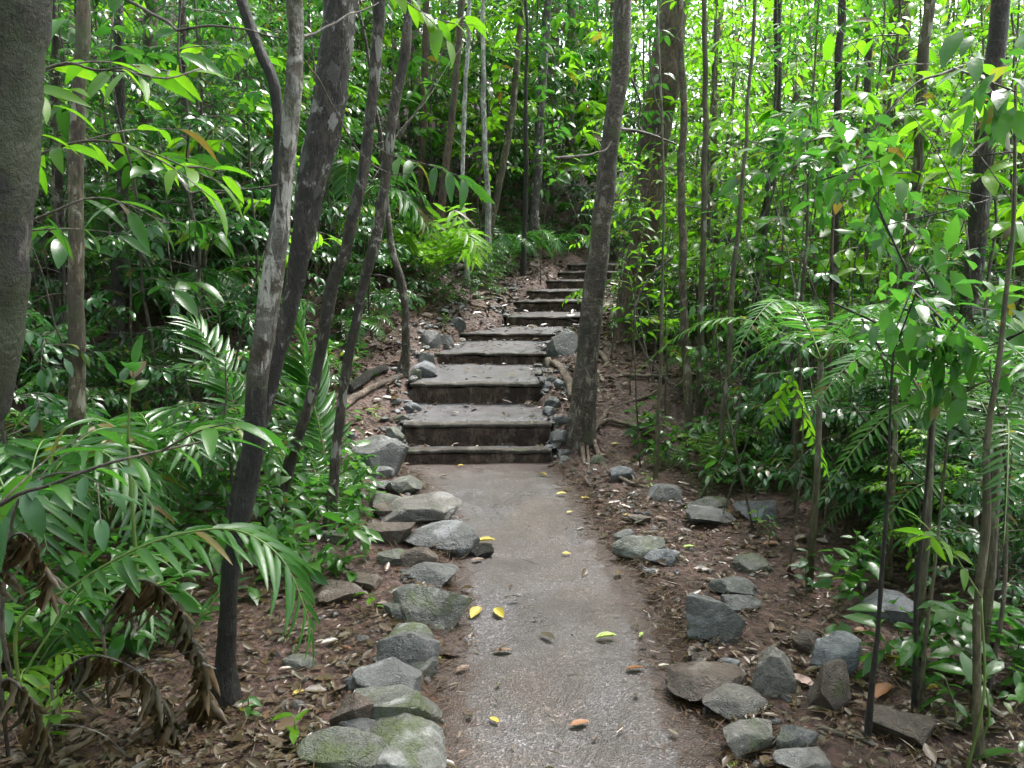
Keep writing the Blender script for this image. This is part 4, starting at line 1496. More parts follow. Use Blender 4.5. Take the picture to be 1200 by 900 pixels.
frond_thing('small_palm', 'second feathery frond leaning left behind the pale ringed trunk', 'palm',
            [(300, 590, 0), (282, 500, .0), (258, 430, .05), (232, 385, .1), (212, 372, .1)], 5.0, 22, .28, 'frond', 'palm fronds behind the left trunks', start=.35, rad=.006, droop=.1)
palm('fan shaped palm with radiating strap leaflets left of the ringed trunk', 196, 620, 7, .62, .30, 9, Y=4.2, stemh=.35, rise=.55, drop=.35)
palm('low palm clump beside the tan trunk at left', 130, 640, 6, .60, .24, 10, Y=4.0, stemh=.12, rise=.8)
palm('palm in the corner below the mossy trunk', 28, 640, 7, .75, .26, 11, Y=3.3, stemh=.3, rise=.7)
palm('small bright palm near the bottom left corner', 40, 800, 6, .34, .20, 7, mat='frond_lime', Y=2.75, rise=.5, drop=.4)
palm('palm rosette right of the bottom left dead fronds', 128, 720, 6, .45, .20, 8, Y=3.1, rise=.8)
palm('palm spreading between fan palm and dark leaning trunk', 235, 640, 6, .6, .24, 9, Y=4.6, stemh=.2)
palm('lime green strap leaved palm clump left of the sixth step', 506, 352, 14, 1.0, .42, 10, mat='frond_lime', Y=10.9, rise=1.15, drop=.5, stemh=.05, ind=False, wf=1.0)
palm('second lime palm clump just left of the strap leaved one', 470, 350, 7, .7, .28, 9, mat='frond_lime', Y=11.2, rise=.9, drop=.5, ind=False, wf=1.6)
palm('palm with wide fronds behind the slim pair of trunks', 420, 330, 8, 1.5, .42, 20, Y=10.5, stemh=.9, rise=.5, drop=.6, ind=False)
palm('tall palm in the shade behind the dark leaning trunk', 262, 300, 7, 1.5, .42, 20, Y=9.2, stemh=1.0, rise=.5, drop=.6, ind=False)
palm('palm at mid height above the fan palm', 240, 400, 7, .9, .30, 16, Y=7.4, stemh=.25, rise=.8, ind=False)
palm('dark palm beside the grey trunk in left shade', 150, 400, 7, 1.1, .32, 16, Y=8.0, stemh=.4, rise=.6, ind=False)
palm('palm low on the bank right of the white saplings', 650, 290, 7, .9, .3, 14, Y=15.4, rise=.8, ind=False)
palm('shiny fan palm low on the bank beyond the upper steps', 600, 290, 8, 1.0, .34, 14, Y=14.4, rise=.7, ind=False)

# ferns: once-pinnate, many narrow pinnae
def fern(label, u, v, nf, L, pl, n, Y=None, mat='frond', ind=False, azs=None, rise=.8, drop=.7, stemh=0, kind='leaflet', wf=1.0, seed=0, droop=.12):
    return palm(label, u, v, nf, L, pl, n, mat=mat, ind=ind, Y=Y, cat='fern', name='fern', kind=kind, prof='fern', azs=azs, rise=rise, drop=drop,
                group='ferns beside the trail', rad=.004, start=.15, stemh=stemh, wf=wf, seed=seed, droop=droop, fwd=.25)


fern('silvery fern spreading over the blue grey boulder', 880, 560, 7, .55, .14, 20, Y=5.3, rise=.8)
fern('bright fern left of the silvery fern under the thin stems', 838, 560, 7, .48, .12, 20, Y=5.6, mat='frond_lime', rise=.9)
fern('fern at the foot of the stem clump right of the tree', 786, 540, 6, .42, .10, 18, Y=5.9, rise=.7)
fern('upright feather fern beside the thin dark trunk', 872, 520, 5, .7, .13, 24, Y=6.3, rise=1.1, drop=.4)
fern('arching fern reaching left over the right litter', 1000, 560, 7, .9, .18, 24, Y=4.6, stemh=.45, rise=.5, drop=.6)
fern('wide fern fronds layered below the purplish trunk', 1080, 560, 8, .95, .2, 24, Y=4.4, stemh=.55, rise=.5, drop=.6)
fern('dark fern under the arching stem with big leaves', 1140, 640, 7, .8, .18, 22, Y=3.8, stemh=.25, rise=.6, drop=.6)
fern('fern behind the big bluish boulder', 1050, 660, 6, .6, .15, 20, Y=4.2, rise=.7)
fern('small fern on the left bank by the crooked bare trunk', 440, 400, 7, .6, .14, 18, Y=9.2, rise=.8)
fern('fern left of the slim brown trunk by the big grey boulder', 378, 575, 7, .42, .12, 18, Y=5.0, rise=.9, mat='frond')
fern('fern beside the rusty brown stone at left', 392, 612, 6, .34, .10, 16, Y=4.6, rise=.8)
fern('tall fern in the left shade behind the fan palm', 180, 470, 8, .9, .2, 24, Y=6.4, stemh=.2, rise=.7)
fern('low fern beneath the dark leaning trunk', 330, 560, 7, .5, .13, 18, Y=5.4, rise=.8)
for k, (u, v, Y, lb) in enumerate([(350, 470, 7.0, 'fern in shade directly behind the slim spotted trunk'), (300, 430, 7.6, 'fern between ringed trunk and tan trunk in shade'),
        (455, 335, 11.6, 'fern just left of the lime palm clumps'), (560, 320, 12.6, 'fern at the feet of the white saplings'), (600, 300, 13.8, 'fern right of the white saplings on the bank'),
        (520, 300, 13.0, 'fern under the reddish brown sapling'), (480, 290, 13.4, 'fern uphill of the lime palm clumps'), (790, 420, 8.6, 'fern behind the stem clump right of the steps'),
        (740, 400, 9.8, 'fern at the foot of the thick reddish trunk'), (820, 470, 7.4, 'fern left of the thin dark trunk'), (930, 500, 6.6, 'fern under the straight brown pole'),
        (110, 470, 6.0, 'fern close behind the tan trunk at left'), (60, 520, 5.2, 'fern low between the mossy trunk and tan trunk'), (420, 450, 8.2, 'fern left of the crooked bare trunk')]):
    fern(lb, u, v, 7, .75 if Y > 9 else .6, .17, 18, Y=Y, rise=.7, drop=.6, stemh=.1, seed=k, mat='frond' if k % 3 else 'leaf_mid')
fern('tall feathery fern arching at mid height before the straight brown pole', 955, 560, 7, 1.0, .16, 30, Y=3.7, stemh=1.12, azs=[.1, -.45, .6, 2.9, 3.9, 5.0, 1.6], rise=.45, drop=.5, mat='frond_mid')
fern('tall feathery fern at mid height left of the purplish trunk', 1085, 600, 7, 1.0, .17, 30, Y=2.95, stemh=1.0, azs=[.2, -.5, .8, 2.7, 3.6, 4.6, 1.7], rise=.45, drop=.5, mat='frond_mid')
fern('bright feathery fern arching at mid height under the purplish trunk', 1165, 600, 6, .8, .15, 28, Y=2.75, stemh=.9, azs=[3.4, 2.6, 4.2, .4, 5.2, 1.4], rise=.45, drop=.5, mat='leaf_mid')
# drooping frond with broad paired leaflets in the right middle
for lab, px, n, L, Y in (('drooping fern frond with broad paired bright leaflets, the larger one', [(934, 420, 0), (928, 440, 0), (940, 480, 0), (955, 520, 0), (968, 555, 0)], 11, .115, 3.9),
                         ('smaller drooping frond left of the larger broad paired one', [(934, 425, .05), (920, 455, .05), (908, 480, .03), (898, 500, 0)], 7, .10, 3.9)):
    pts = np.array([at(u, v, Y + dy) for (u, v, dy) in px])
    b = np.array([pts[0][0] + .02, pts[0][1], gz(pts[0][0], pts[0][1])])
    t = thing('fern', b, lab, 'fern', 'drooping fronds with paired leaflets')
    g = Geo()
    sp = resample(np.array([b, (b + pts[0]) / 2 + np.array([.04, 0, .1]), pts[0] + np.array([.01, 0, .03]), pts[0]]), .04) - b
    g.tube(sp, np.linspace(.006, .003, len(sp)), 6)
    link('stem', g.mesh('stem', M['bark_tan']), t)
    frond(t, b, pts, n, L, 'leaf_bright', np.random.default_rng(n), start=.15, rad=.003, kind='leaf', wf=.9, fwd=.5, droop=.05)


# ------------------------------------------------------------------ near leafy branches, every leaf an object
def leafy(name, label, cat, px, Y, n, L, mat, group, kind='leaf', rad=.006, stem='twig', spread=.9, droop=.25, f0=.25, seed=0, foot=None, sub=0, updir=1.0, wf=1.0, on=None):
    """a stem through pixel points (u, v, depth offset), its first point carried to the ground, with single leaves"""
    r = np.random.default_rng(int(px[0][0] + px[-1][0] * 3 + seed))
    pts = np.array([at(u, v, Y + dy) for (u, v, dy) in px])
    b = pts[0].copy()
    b[2] = gz(b[0], b[1])
    if on:                                        # a branch of a tree that stands already
        tr, b, tp, trr = TR[on]
        pts[0] = tp[np.argmin(np.abs(tp[:, 2] - pts[0][2]))]
        t = None
    else:
        t = thing(name, b, label, cat, group)
    g = Geo()
    if not on and pts[0][2] > b[2] + .05:
        sp = resample(np.array([b - np.array([0, 0, .03]), (b + pts[0]) / 2 + r.normal(size=3) * .02, pts[0]]), .05) - b
        g.tube(sp, np.linspace(rad * 1.5, rad, len(sp)), 7)
    pp = resample(pts, .025) - b
    g.tube(pp, np.linspace(rad, rad * .3, len(pp)), 7)
    lines = [(pp, f0)]
    for k in range(sub):
        j = int(len(pp) * (f0 + (1 - f0) * (k + .5) / sub * .95))
        j = max(1, min(j, len(pp) - 2))
        tn = unit(pp[j + 1] - pp[j - 1])
        sd2 = unit(np.cross(tn, UPV) + r.normal(size=3) * .3) * (1 if k % 2 else -1)
        d2 = unit(tn * .5 + sd2 * .7 + UPV * r.uniform(-.2, .3))
        tl = L * r.uniform(1.5, 2.6)
        tp = resample(np.array([pp[j], pp[j] + d2 * tl * .5, pp[j] + d2 * tl - UPV * .1 * tl]), .02)
        g.tube(tp, np.linspace(rad * .5, .0012, len(tp)), 5)
        lines.append((tp, .2))
    if on:
        t = link('branch', g.mesh('branch', M[stem]), tr)
    else:
        link('stem', g.mesh('stem', M[stem]), t)
    tot = sum(len(p) * (1 - f) for p, f in lines)
    for p, f in lines:
        m = max(3, int(round(n * len(p) * (1 - f) / tot)))
        for k in range(m):
            tt = f + (1 - f) * (k + .7) / m
            idx = min(tt, .999) * (len(p) - 1)
            i0 = int(idx)
            pos = p[i0] + (p[i0 + 1] - p[i0]) * (idx - i0)
            tn = unit(p[i0 + 1] - p[i0])
            side = unit(np.cross(tn, UPV) + 1e-4)
            s = 1 if k % 2 else -1
            d = tn * r.uniform(.3, .8) + side * s * spread + r.normal(size=3) * .3 - UPV * droop
            if k == m - 1:
                d = tn - UPV * droop
            place_leaf('leaf', lmesh(kind, mat, int(r.integers(3))), t, pos, d, UPV * updir + r.normal(size=3) * .35, L * r.uniform(.7, 1.15), wf)
    return t


NEARG = 'leafy branches close to the viewer'
leafy('sapling', 'bright green leafy branch right of the mossy corner trunk', 'sapling', [(-110, 260, 0), (-70, 150, 0), (60, 78, 0), (110, 82, 0), (150, 84, .0), (195, 92, .05), (235, 80, .1)], 1.9, 24, .11, 'leaf_bright', NEARG, sub=5, kind='lance')
leafy('sapling', 'leafy branch just below the bright one beside the mossy trunk', 'sapling', [(-100, 330, 0), (-60, 240, 0), (50, 180, .0), (110, 165, 0), (165, 175, .05), (215, 195, .08), (260, 215, .1)], 2.0, 26, .115, 'leaf_bright', NEARG, sub=5, kind='lance')
leafy('sapling', 'long drooping leaves on the third branch below the mossy trunk', 'sapling', [(-90, 400, 0), (-40, 300, 0), (70, 245, 0), (110, 232, .05), (150, 240, .05), (190, 260, .1)], 2.1, 12, .12, 'leaf_mid', NEARG, sub=2, kind='lance', droop=.5)
leafy('sapling', 'low bare twig with broad dark leaves at the left edge', 'sapling', [(-130, 700, 0), (0, 592, 0), (60, 568, .02), (120, 545, .04), (190, 528, .08), (250, 514, .12), (292, 498, .2)], 1.6, 15, .13, 'leaf_mid', NEARG, rad=.006, kind='lance', sub=2, f0=.15)
leafy('sapling', 'young plant with two upright big leaves before the fan palm', 'sapling', [(150, 520, 0), (152, 470, 0), (156, 440, 0), (158, 428, 0)], 3.0, 5, .15, 'leaf_mid', NEARG, f0=.55, spread=1.5, droop=-.3, stem='green_stem')
leafy('sapling', 'glossy dark plant in the far left corner below the mossy trunk', 'sapling', [(10, 640, 0), (20, 590, 0), (50, 560, 0), (90, 555, 0), (130, 575, 0)], 2.4, 18, .14, 'leaf_dark', NEARG, sub=4)
leafy('sapling', 'leafy twig hanging across the slim pair of trunks', 'sapling', [(425, 175, .3), (440, 170, .0), (460, 182, -.2), (490, 190, -.4), (522, 200, -.5), (555, 215, -.6)], 4.5, 13, .16, 'leaf_mid', NEARG, kind='lance', droop=.45, rad=.004, f0=.4, on='slimB')
leafy('sapling', 'spray of leaves at the top above the slim pair of trunks', 'sapling', [(440, -70, 0), (450, -25, 0), (480, 5, 0), (520, 25, 0), (560, 30, 0)], 3.9, 16, .13, 'leaf_bright', NEARG, sub=3, droop=.35, on='lean')
leafy('sapling', 'leafy sapling crown at the top centre left of the straight trunk', 'sapling', [(634, 290, 0), (645, 190, 0), (640, 130, 0), (636, 80, 0), (640, 30, 0), (650, -20, 0)], 13.5, 110, .24, 'leaf_mid', NEARG, sub=12, droop=.4, f0=.2, rad=.008)
leafy('sapling', 'second leafy crown at the top centre above the white saplings', 'sapling', [(560, 300, 0), (572, 180, 0), (580, 120, 0), (590, 60, 0), (600, 0, 0), (604, -40, 0)], 13.9, 110, .25, 'leaf_bright', NEARG, sub=12, droop=.4, f0=.2, rad=.008)
leafy('sapling', 'bright fresh sapling growing against the thick reddish trunk', 'sapling', [(740, 430, 0), (745, 340, 0), (752, 280, 0), (748, 220, 0), (752, 180, 0)], 7.4, 150, .12, 'leaf_bright', NEARG, sub=20, droop=.1, f0=.12, rad=.006, kind='lance')
leafy('sapling', 'second fresh sapling beside the thick reddish trunk', 'sapling', [(782, 440, 0), (780, 360, 0), (784, 300, 0), (792, 250, 0), (790, 190, 0)], 7.0, 130, .11, 'leaf_bright', NEARG, sub=18, droop=.15, f0=.12, rad=.006)
leafy('sapling', 'fresh yellow green sprig before the dark stems at right', 'sapling', [(1150, 700, 0), (1130, 668, 0), (1112, 640, 0), (1090, 622, 0), (1076, 606, 0)], 2.3, 12, .085, 'leaf_bright', NEARG, sub=1, kind='lance', stem='green_stem', rad=.003, droop=.2)
leafy('sapling', 'second fresh sprig on the greenish stem at the right edge', 'sapling', [(1150, 790, 0), (1140, 740, 0), (1120, 716, 0), (1098, 706, 0)], 2.4, 10, .075, 'leaf_mid', NEARG, sub=1, stem='green_stem', rad=.003)
leafy('sapling', 'big dark leaves hanging at the right edge below the purplish trunk', 'sapling', [(1180, 560, 0), (1170, 480, 0), (1160, 430, 0), (1172, 385, 0), (1195, 365, 0)], 2.7, 22, .12, 'leaf_mid', NEARG, sub=4, droop=.5)
leafy('sapling', 'leafy spray reaching in from the upper right edge', 'sapling', [(1250, 330, 0), (1230, 250, 0), (1200, 190, 0), (1170, 120, .1), (1150, 90, .2)], 3.4, 24, .12, 'leaf_bright', NEARG, sub=4)
leafy('sapling', 'twiggy arching sapling over the middle of the right thicket', 'sapling', [(1000, 420, 0), (1000, 320, 0), (1020, 250, 0), (1050, 150, 0), (1100, 95, 0), (1125, 82, 0)], 4.8, 40, .12, 'leaf_bright', NEARG, sub=7, f0=.2)
leafy('sapling', 'leafy sapling left of the straight brown pole', 'sapling', [(930, 480, 0), (930, 380, 0), (940, 290, 0), (944, 210, 0), (940, 140, 0)], 5.4, 60, .12, 'leaf_mid', NEARG, sub=10, f0=.15)
leafy('sapling', 'leafy sapling with glossy leaves over the right ferns', 'sapling', [(1010, 560, 0), (1015, 470, 0), (1025, 390, 0), (1040, 330, 0), (1060, 290, 0)], 5.9, 60, .13, 'leaf_mid', NEARG, sub=10, f0=.15)
leafy('sapling', 'dark glossy shrub under the purplish trunk', 'sapling', [(1105, 600, 0), (1108, 520, 0), (1120, 450, 0), (1130, 400, 0)], 4.2, 55, .12, 'leaf_dark', NEARG, sub=10, f0=.1)
leafy('sapling', 'leafy twigs over the stem clump right of the steps', 'sapling', [(830, 480, 0), (835, 400, 0), (850, 330, 0), (865, 280, 0), (862, 240, 0)], 6.0, 55, .11, 'leaf_mid', NEARG, sub=10, f0=.12)
leafy('sapling', 'leafy sapling crown spreading across the upper part of the reddish trunk', 'sapling', [(716, 420, 0), (730, 300, 0), (746, 180, 0), (760, 90, 0), (770, 20, 0), (778, -30, 0)], 8.4, 150, .14, 'leaf_mid', NEARG, sub=22, droop=.35, f0=.3, rad=.008)
SEED = [
    ('bright seedling in the right litter beyond the tilted slab', 975, 715, .20, 9, .075, 'leaf_bright'), ('glossy seedling left of the bright one in the right litter', 945, 700, .22, 10, .075, 'leaf_dark'),
    ('small green seedling at the foot of the brown stem at right', 1000, 690, .28, 12, .08, 'leaf_mid'), ('tiny bright seedling beside the low mossy stone at right', 888, 625, .16, 6, .06, 'leaf_bright'),
    ('seedling with small leaves below the thin stems at right', 760, 580, .12, 5, .05, 'leaf_bright'), ('seedling near the bottom right corner', 1120, 860, .16, 7, .06, 'leaf_mid'),
    ('low seedling between the thin dark twin stems', 1060, 790, .22, 8, .06, 'leaf_dark'), ('seedling with round leaves at the bottom left corner', 44, 880, .14, 8, .07, 'leaf_bright'),
    ('seedling right of the corner seedling under dead fronds', 78, 850, .16, 7, .065, 'leaf_bright'), ('small seedling at the foot of the black trunk', 290, 845, .08, 6, .045, 'leaf_mid'),
    ('grassy seedling in the litter right of the black trunk', 345, 870, .10, 5, .09, 'leaf_bright'), ('bright low weed left of the second step', 430, 490, .12, 8, .10, 'frond_lime'),
    ('small weed beside the slim brown trunk base', 402, 560, .2, 9, .08, 'leaf_mid'), ('fresh plant in the litter left of the flat topped stone', 440, 716, .09, 5, .06, 'leaf_bright'),
    ('seedling before the tan trunk at left', 110, 700, .22, 9, .08, 'leaf_mid'), ('seedling on the bank left of the fifth step', 520, 385, .2, 9, .09, 'leaf_mid'),
    ('low plant on the bank below the white saplings', 585, 335, .3, 12, .10, 'leaf_mid'), ('low plant on the bank left of the upper steps', 620, 315, .35, 12, .12, 'leaf_mid'),
    ('low plant between lime palm and white saplings', 548, 325, .3, 11, .11, 'leaf_dark'), ('seedling right of the tree roots in the soil', 745, 520, .2, 8, .07, 'leaf_mid'),
    ('leafy seedling behind the boulder wrapped by roots', 735, 420, .5, 16, .10, 'leaf_bright'), ('bright weed on the litter at the foot of the tan stem', 900, 640, .18, 8, .06, 'leaf_mid'),
    ('seedling before the dark fern at the right edge', 1180, 800, .3, 12, .08, 'leaf_mid'), ('dark seedling behind the bluish boulder', 1090, 700, .35, 14, .09, 'leaf_dark'),
]
for (lab, u, v, h, n, L, mt) in SEED:
    g = ground(u, v)
    r = np.random.default_rng(u)
    t = thing('seedling', g, lab, 'seedling', 'seedlings on the forest floor')
    q = Geo()
    top = np.array([r.normal() * .04, r.normal() * .04, h])
    sp = resample(np.array([[0, 0, -.02], top * .5 + r.normal(size=3) * .01, top]), .02)
    q.tube(sp, np.linspace(.0035, .0016, len(sp)), 5)
    link('stem', q.mesh('stem', M['green_stem']), t)
    for k in range(n):
        f = .35 + .65 * (k + 1) / n
        i = min(len(sp) - 1, int(f * (len(sp) - 1)))
        a = k * 2.4 + r.uniform(-.3, .3)
        place_leaf('leaf', lmesh('leaf' if mt != 'frond_lime' else 'strap', mt, k % 3), t, sp[i], (math.cos(a), math.sin(a), r.uniform(-.1, .5)), UPV + r.normal(size=3) * .25, L * r.uniform(.7, 1.2))

# ------------------------------------------------------------------ hanging dead fronds, lower left
DEAD = [
    ('big brown dead frond hanging left of the black trunk base', [(120, 730, 0), (150, 690, 0), (170, 680, 0), (200, 700, 0), (222, 740, 0), (236, 800, 0), (242, 870, 0)], 2.5, 17, .17),
    ('dead brown frond collapsed in the bottom left corner', [(60, 800, 0), (100, 770, 0), (140, 775, 0), (175, 800, 0), (200, 850, 0), (205, 910, 0)], 2.35, 14, .16),
    ('dead curled frond hanging at the left edge', [(-10, 690, 0), (5, 640, 0), (25, 625, 0), (45, 650, 0), (58, 700, 0)], 2.2, 10, .15),
    ('lowest dead frond at the left edge of the bottom', [(-20, 840, 0), (0, 800, 0), (20, 800, 0), (40, 840, 0), (50, 900, 0)], 2.2, 9, .15),
]
for (lab, px, Y, n, L) in DEAD:
    pts = np.array([at(u, v, Y + dy) for (u, v, dy) in px])
    r = np.random.default_rng(px[0][0] + 99)
    for k in range(len(pts)):
        pts[k, 2] = max(pts[k, 2], gz(pts[k, 0], pts[k, 1]) + .03)
    b = pts[0].copy()
    b[2] = gz(b[0], b[1])
    t = thing('dead_frond', b, lab, 'dead frond', 'dead fronds at lower left')
    pp = resample(pts, .02) - b
    g = Geo()
    if pp[0][2] > .05:
        g.tube(np.array([[0, 0, -.03], pp[0] * .5, pp[0]]), [.006, .0055, .005], 6)
    g.tube(pp, np.linspace(.005, .002, len(pp)), 6)
    link('rachis', g.mesh('rachis', M['twig']), t)
    for k in range(n * 5):
        i = int((.1 + .9 * (k // 5 + .5) / n) * (len(pp) - 1))
        a = r.uniform(0, 6.28)
        place_leaf('leaflet', lmesh('dead', 'dead_frond', k % 3), t, pp[i], np.array([math.cos(a) * .45, math.sin(a) * .35, -.9 + r.normal() * .2]), np.array([math.cos(a + 1.3), math.sin(a + 1.3), .3]) + r.normal(size=3) * .3, L * r.uniform(.30, .75))

# ------------------------------------------------------------------ bare twigs and vines crossing the thicket
VINES = [
    ('thin bare branch arching over the upper left leaves', [(140, 0, .3), (200, 28, .2), (208, 36, .2), (260, 33, .1), (330, 46, 0)], 3.0, .007),
    ('bare twig running to the pale ringed trunk at upper left', [(190, 190, .4), (212, 215, .2), (240, 222, .1), (290, 220, 0), (326, 216, 0)], 2.75, .006),
    ('thin branch between ringed trunk and dark leaning tree at top', [(350, 44, 0), (380, 30, .2), (420, 14, .4), (445, 0, .5)], 3.1, .006),
    ('long thin vine sagging from the dark trunk to the slim pair', [(350, 60, 0), (380, 110, .2), (420, 170, .3), (460, 200, .4), (495, 202, .4)], 3.3, .004),
    ('pale dead branch poking left of the straight trunk', [(650, 186, 0), (680, 183, 0), (706, 178, .2), (724, 162, .5)], 6.2, .012),
    ('grey dead branch behind the straight trunk reaching right', [(715, 152, 0), (740, 152, 0), (770, 160, 0), (792, 172, 0)], 7.0, .016),
    ('looping grey vine beside the thick reddish trunk', [(740, 90, 0), (750, 120, 0), (748, 150, 0), (768, 160, 0), (778, 148, 0), (766, 110, 0), (758, 60, 0)], 7.4, .012),
    ('thin branch slanting across the right thicket', [(1130, 78, 0), (1080, 98, 0), (1040, 130, 0), (1016, 165, 0), (1000, 200, 0), (985, 235, 0)], 4.6, .008),
    ('white bare twig in the upper right thicket', [(1036, 85, 0), (1046, 76, 0), (1062, 74, 0), (1090, 72, 0)], 5.0, .006),
    ('curved bare vine right of the tree dropping to the soil', [(790, 300, 0), (758, 330, 0), (744, 370, 0), (756, 410, 0), (784, 446, 0), (800, 470, 0)], 6.2, .010),
    ('long thin stem slanting down through the right ferns', [(1000, 470, 0), (1030, 505, 0), (1070, 550, 0), (1110, 590, 0), (1140, 620, 0)], 3.2, .005),
    ('forked grey branch in the middle of the right thicket', [(910, 190, 0), (905, 230, 0), (890, 262, 0), (870, 292, 0), (860, 320, 0)], 6.4, .012),
    ('slanting stick leaning behind the fan palm at left', [(166, 300, 0), (190, 340, 0), (212, 376, 0), (236, 436, 0)], 6.0, .012),
    ('thin stick slanting through the fan palm at left', [(150, 260, 0), (170, 310, 0), (205, 345, 0), (220, 400, 0)], 7.0, .01),
    ('thin dry twig over the dead fronds at bottom left', [(80, 815, 0), (140, 800, 0), (200, 780, 0), (250, 762, 0)], 2.3, .003),
    ('second dry twig crossing low over the dead fronds', [(60, 850, 0), (120, 852, 0), (150, 880, 0), (160, 905, 0)], 2.25, .003),
    ('thin pale twig slanting left of the silvery fern', [(820, 450, 0), (850, 500, 0), (868, 545, 0), (876, 575, 0)], 5.4, .006),
    ('bare twig in front of the reddish sapling on the bank', [(470, 160, 0), (500, 110, 0), (520, 60, 0), (528, 20, 0)], 6.5, .008),
]
for (lab, px, Y, r0) in VINES:
    pts = np.array([at(u, v, Y + dy) for (u, v, dy) in px])
    pp = resample(pts, .03)
    pp = pp + fbm3(pp[:, None, :] * np.array([5, 5, 5]) + np.array([[0, 0, 0], [9, 9, 9], [5, 1, 7]]), 2) * .03
    b = pp[0].copy()
    V, Q, T = trunk_mesh(pp - b, np.linspace(r0, r0 * .45, len(pp)), 7, 'twig', .25, 30, px[0][0])
    o = link('bare_branch', mesh('bare_branch', V, Q, T, M['twig']))
    o.location = b
    tag(o, lab, 'branch', 'bare branches and vines in the thicket')

# ------------------------------------------------------------------ fallen leaves one can pick out
FALLEN = [
    (558, 722, .115, 'yellow_leaf', 'left one of the two big yellow leaves on the path', 1.2), (585, 722, .10, 'yellow_leaf', 'right one of the two big yellow leaves on the path', 2.0),
    (711, 752, .10, 'lime_leaf', 'long lime green leaf lying right of the path centre', .1), (507, 773, .095, 'lime_leaf', 'lime green leaf at the path edge by the stones', -.5),
    (579, 850, .05, 'yellow_leaf', 'small torn yellow leaf near the bottom of the path', 2.4), (745, 789, .085, 'orange_leaf', 'orange leaf on the right of the path', .2),
    (590, 769, .09, 'brown_leaf', 'pinkish brown leaf flat on the left of the path', .1), (592, 781, .075, 'brown_leaf', 'SKIP', 0),
    (776, 762, .08, 'brown_leaf', 'SKIP', .9), (680, 852, .08, 'orange_leaf', 'narrow rusty leaf at the bottom of the path', .3),
    (566, 832, .06, 'orange_leaf', 'SKIP', .2), (752, 749, .045, 'lime_leaf', 'small green leaf right of the long lime one', 1),
    (570, 637, .12, 'yellow_leaf', 'long dull yellow leaf beside the dark broken wedge', .0), (552, 683, .06, 'pale_leaf', 'SKIP', .1),
    (636, 558, .075, 'yellow_leaf', 'pale yellow leaf in front of the lowest step at right', 2.6), (664, 651, .055, 'yellow_leaf', 'small yellow leaf right of path centre below the tree', -.2),
    (668, 603, .055, 'yellow_leaf', 'round yellow leaf on the soil under the tree', .5), (612, 591, .06, 'yellow_leaf', 'SKIP', .1),
    (658, 582, .08, 'yellow_leaf', 'long yellow leaf left of the pair under the roots', .05), (686, 586, .08, 'yellow_leaf', 'long yellow leaf right of its twin under the roots', -.1),
    (721, 522, .07, 'yellow_leaf', 'bright yellow leaf by the root right of the tree', .3), (756, 557, .07, 'lime_leaf', 'lime leaf above the rounded grey stone', .2),
    (733, 605, .045, 'yellow_leaf', 'small yellow leaf left of the low brown stone', .6), (703, 605, .06, 'pale_leaf', 'pale tan leaf on the soil below the tree', .8),
    (808, 596, .07, 'lime_leaf', 'lime leaf left of the long dark flat stone', .1), (762, 512, .055, 'yellow_leaf', 'yellow leaf near the dark root right of the tree', 1.2),
    (808, 644, .08, 'lime_leaf', 'lime leaf right of the pale blue slab', .1), (876, 643, .055, 'orange_leaf', 'orange leaf near the low mossy stone', 1.1),
    (606, 614, .06, 'brown_leaf', 'SKIP', .4), (680, 691, .045, 'orange_leaf', 'SKIP', .3),
    (650, 719, .06, 'brown_leaf', 'SKIP', .1), (543, 787, .07, 'brown_leaf', 'brown leaf on the soil by the lime green leaf', .7),
    (350, 816, .05, 'yellow_leaf', 'single yellow leaf in the left litter', .6), (437, 621, .06, 'yellow_leaf', 'bright yellow leaf on the rusty brown stone', .3),
    (418, 621, .05, 'yellow_leaf', 'yellow leaf left of the bright one by the rusty stone', .2), (940, 803, .13, 'pink_leaf', 'large pink leaf leaning between the slabs at right', -.9),
    (1036, 815, .13, 'orange_leaf', 'big rusty leaf on the litter above the flat brown stone', .7), (778, 785, .05, 'pale_leaf', 'small pale leaf at the right path edge', .2),
    (904, 640, .10, 'orange_leaf', 'long rusty leaf right of the low mossy stone', .2), (1010, 742, .09, 'orange_leaf', 'rusty leaf behind the blue grey slab', .3),
    (858, 886, .05, 'orange_leaf', 'orange leaf below the smooth pale triangular stone', .4), (860, 900, .05, 'lime_leaf', 'lime leaf at the bottom edge right of the path', .5),
    (1095, 812, .06, 'yellow_leaf', 'dull yellow leaf right of the thin twin stems', .1), (560, 660, .08, 'brown_leaf', 'brown leaf by the dark broken wedge', .4),
    (300, 262, .06, 'yellow_leaf', 'SKIP', 0), (520, 560, .06, 'brown_leaf', 'tan leaf at the top left of the path below the steps', .2),
    (540, 548, .055, 'yellow_leaf', 'yellowish leaf at the foot of the lowest step', .1), (404, 762, .06, 'orange_leaf', 'rusty leaf in litter left of the green topped stone', .2),
    (1100, 830, .09, 'pale_leaf', 'pale dry leaf near the bottom right corner', .6), (700, 830, .05, 'brown_leaf', 'SKIP', .9),
]
for (u, v, L, mt, lab, az) in FALLEN:
    if lab == 'SKIP':
        continue
    g = ground(u, v)
    g[2] = sz(g[0], g[1]) + .004
    r = np.random.default_rng(u)
    o = place_leaf('fallen_leaf', lmesh('fallen', mt, int(r.integers(2))), None, g - np.array([math.cos(az) * L / 2, math.sin(az) * L / 2, -.004]), (math.cos(az), math.sin(az), .02), UPV + r.normal(size=3) * .15, L * .95)
    tag(o, lab, 'leaf', 'fallen leaves on and beside the path')
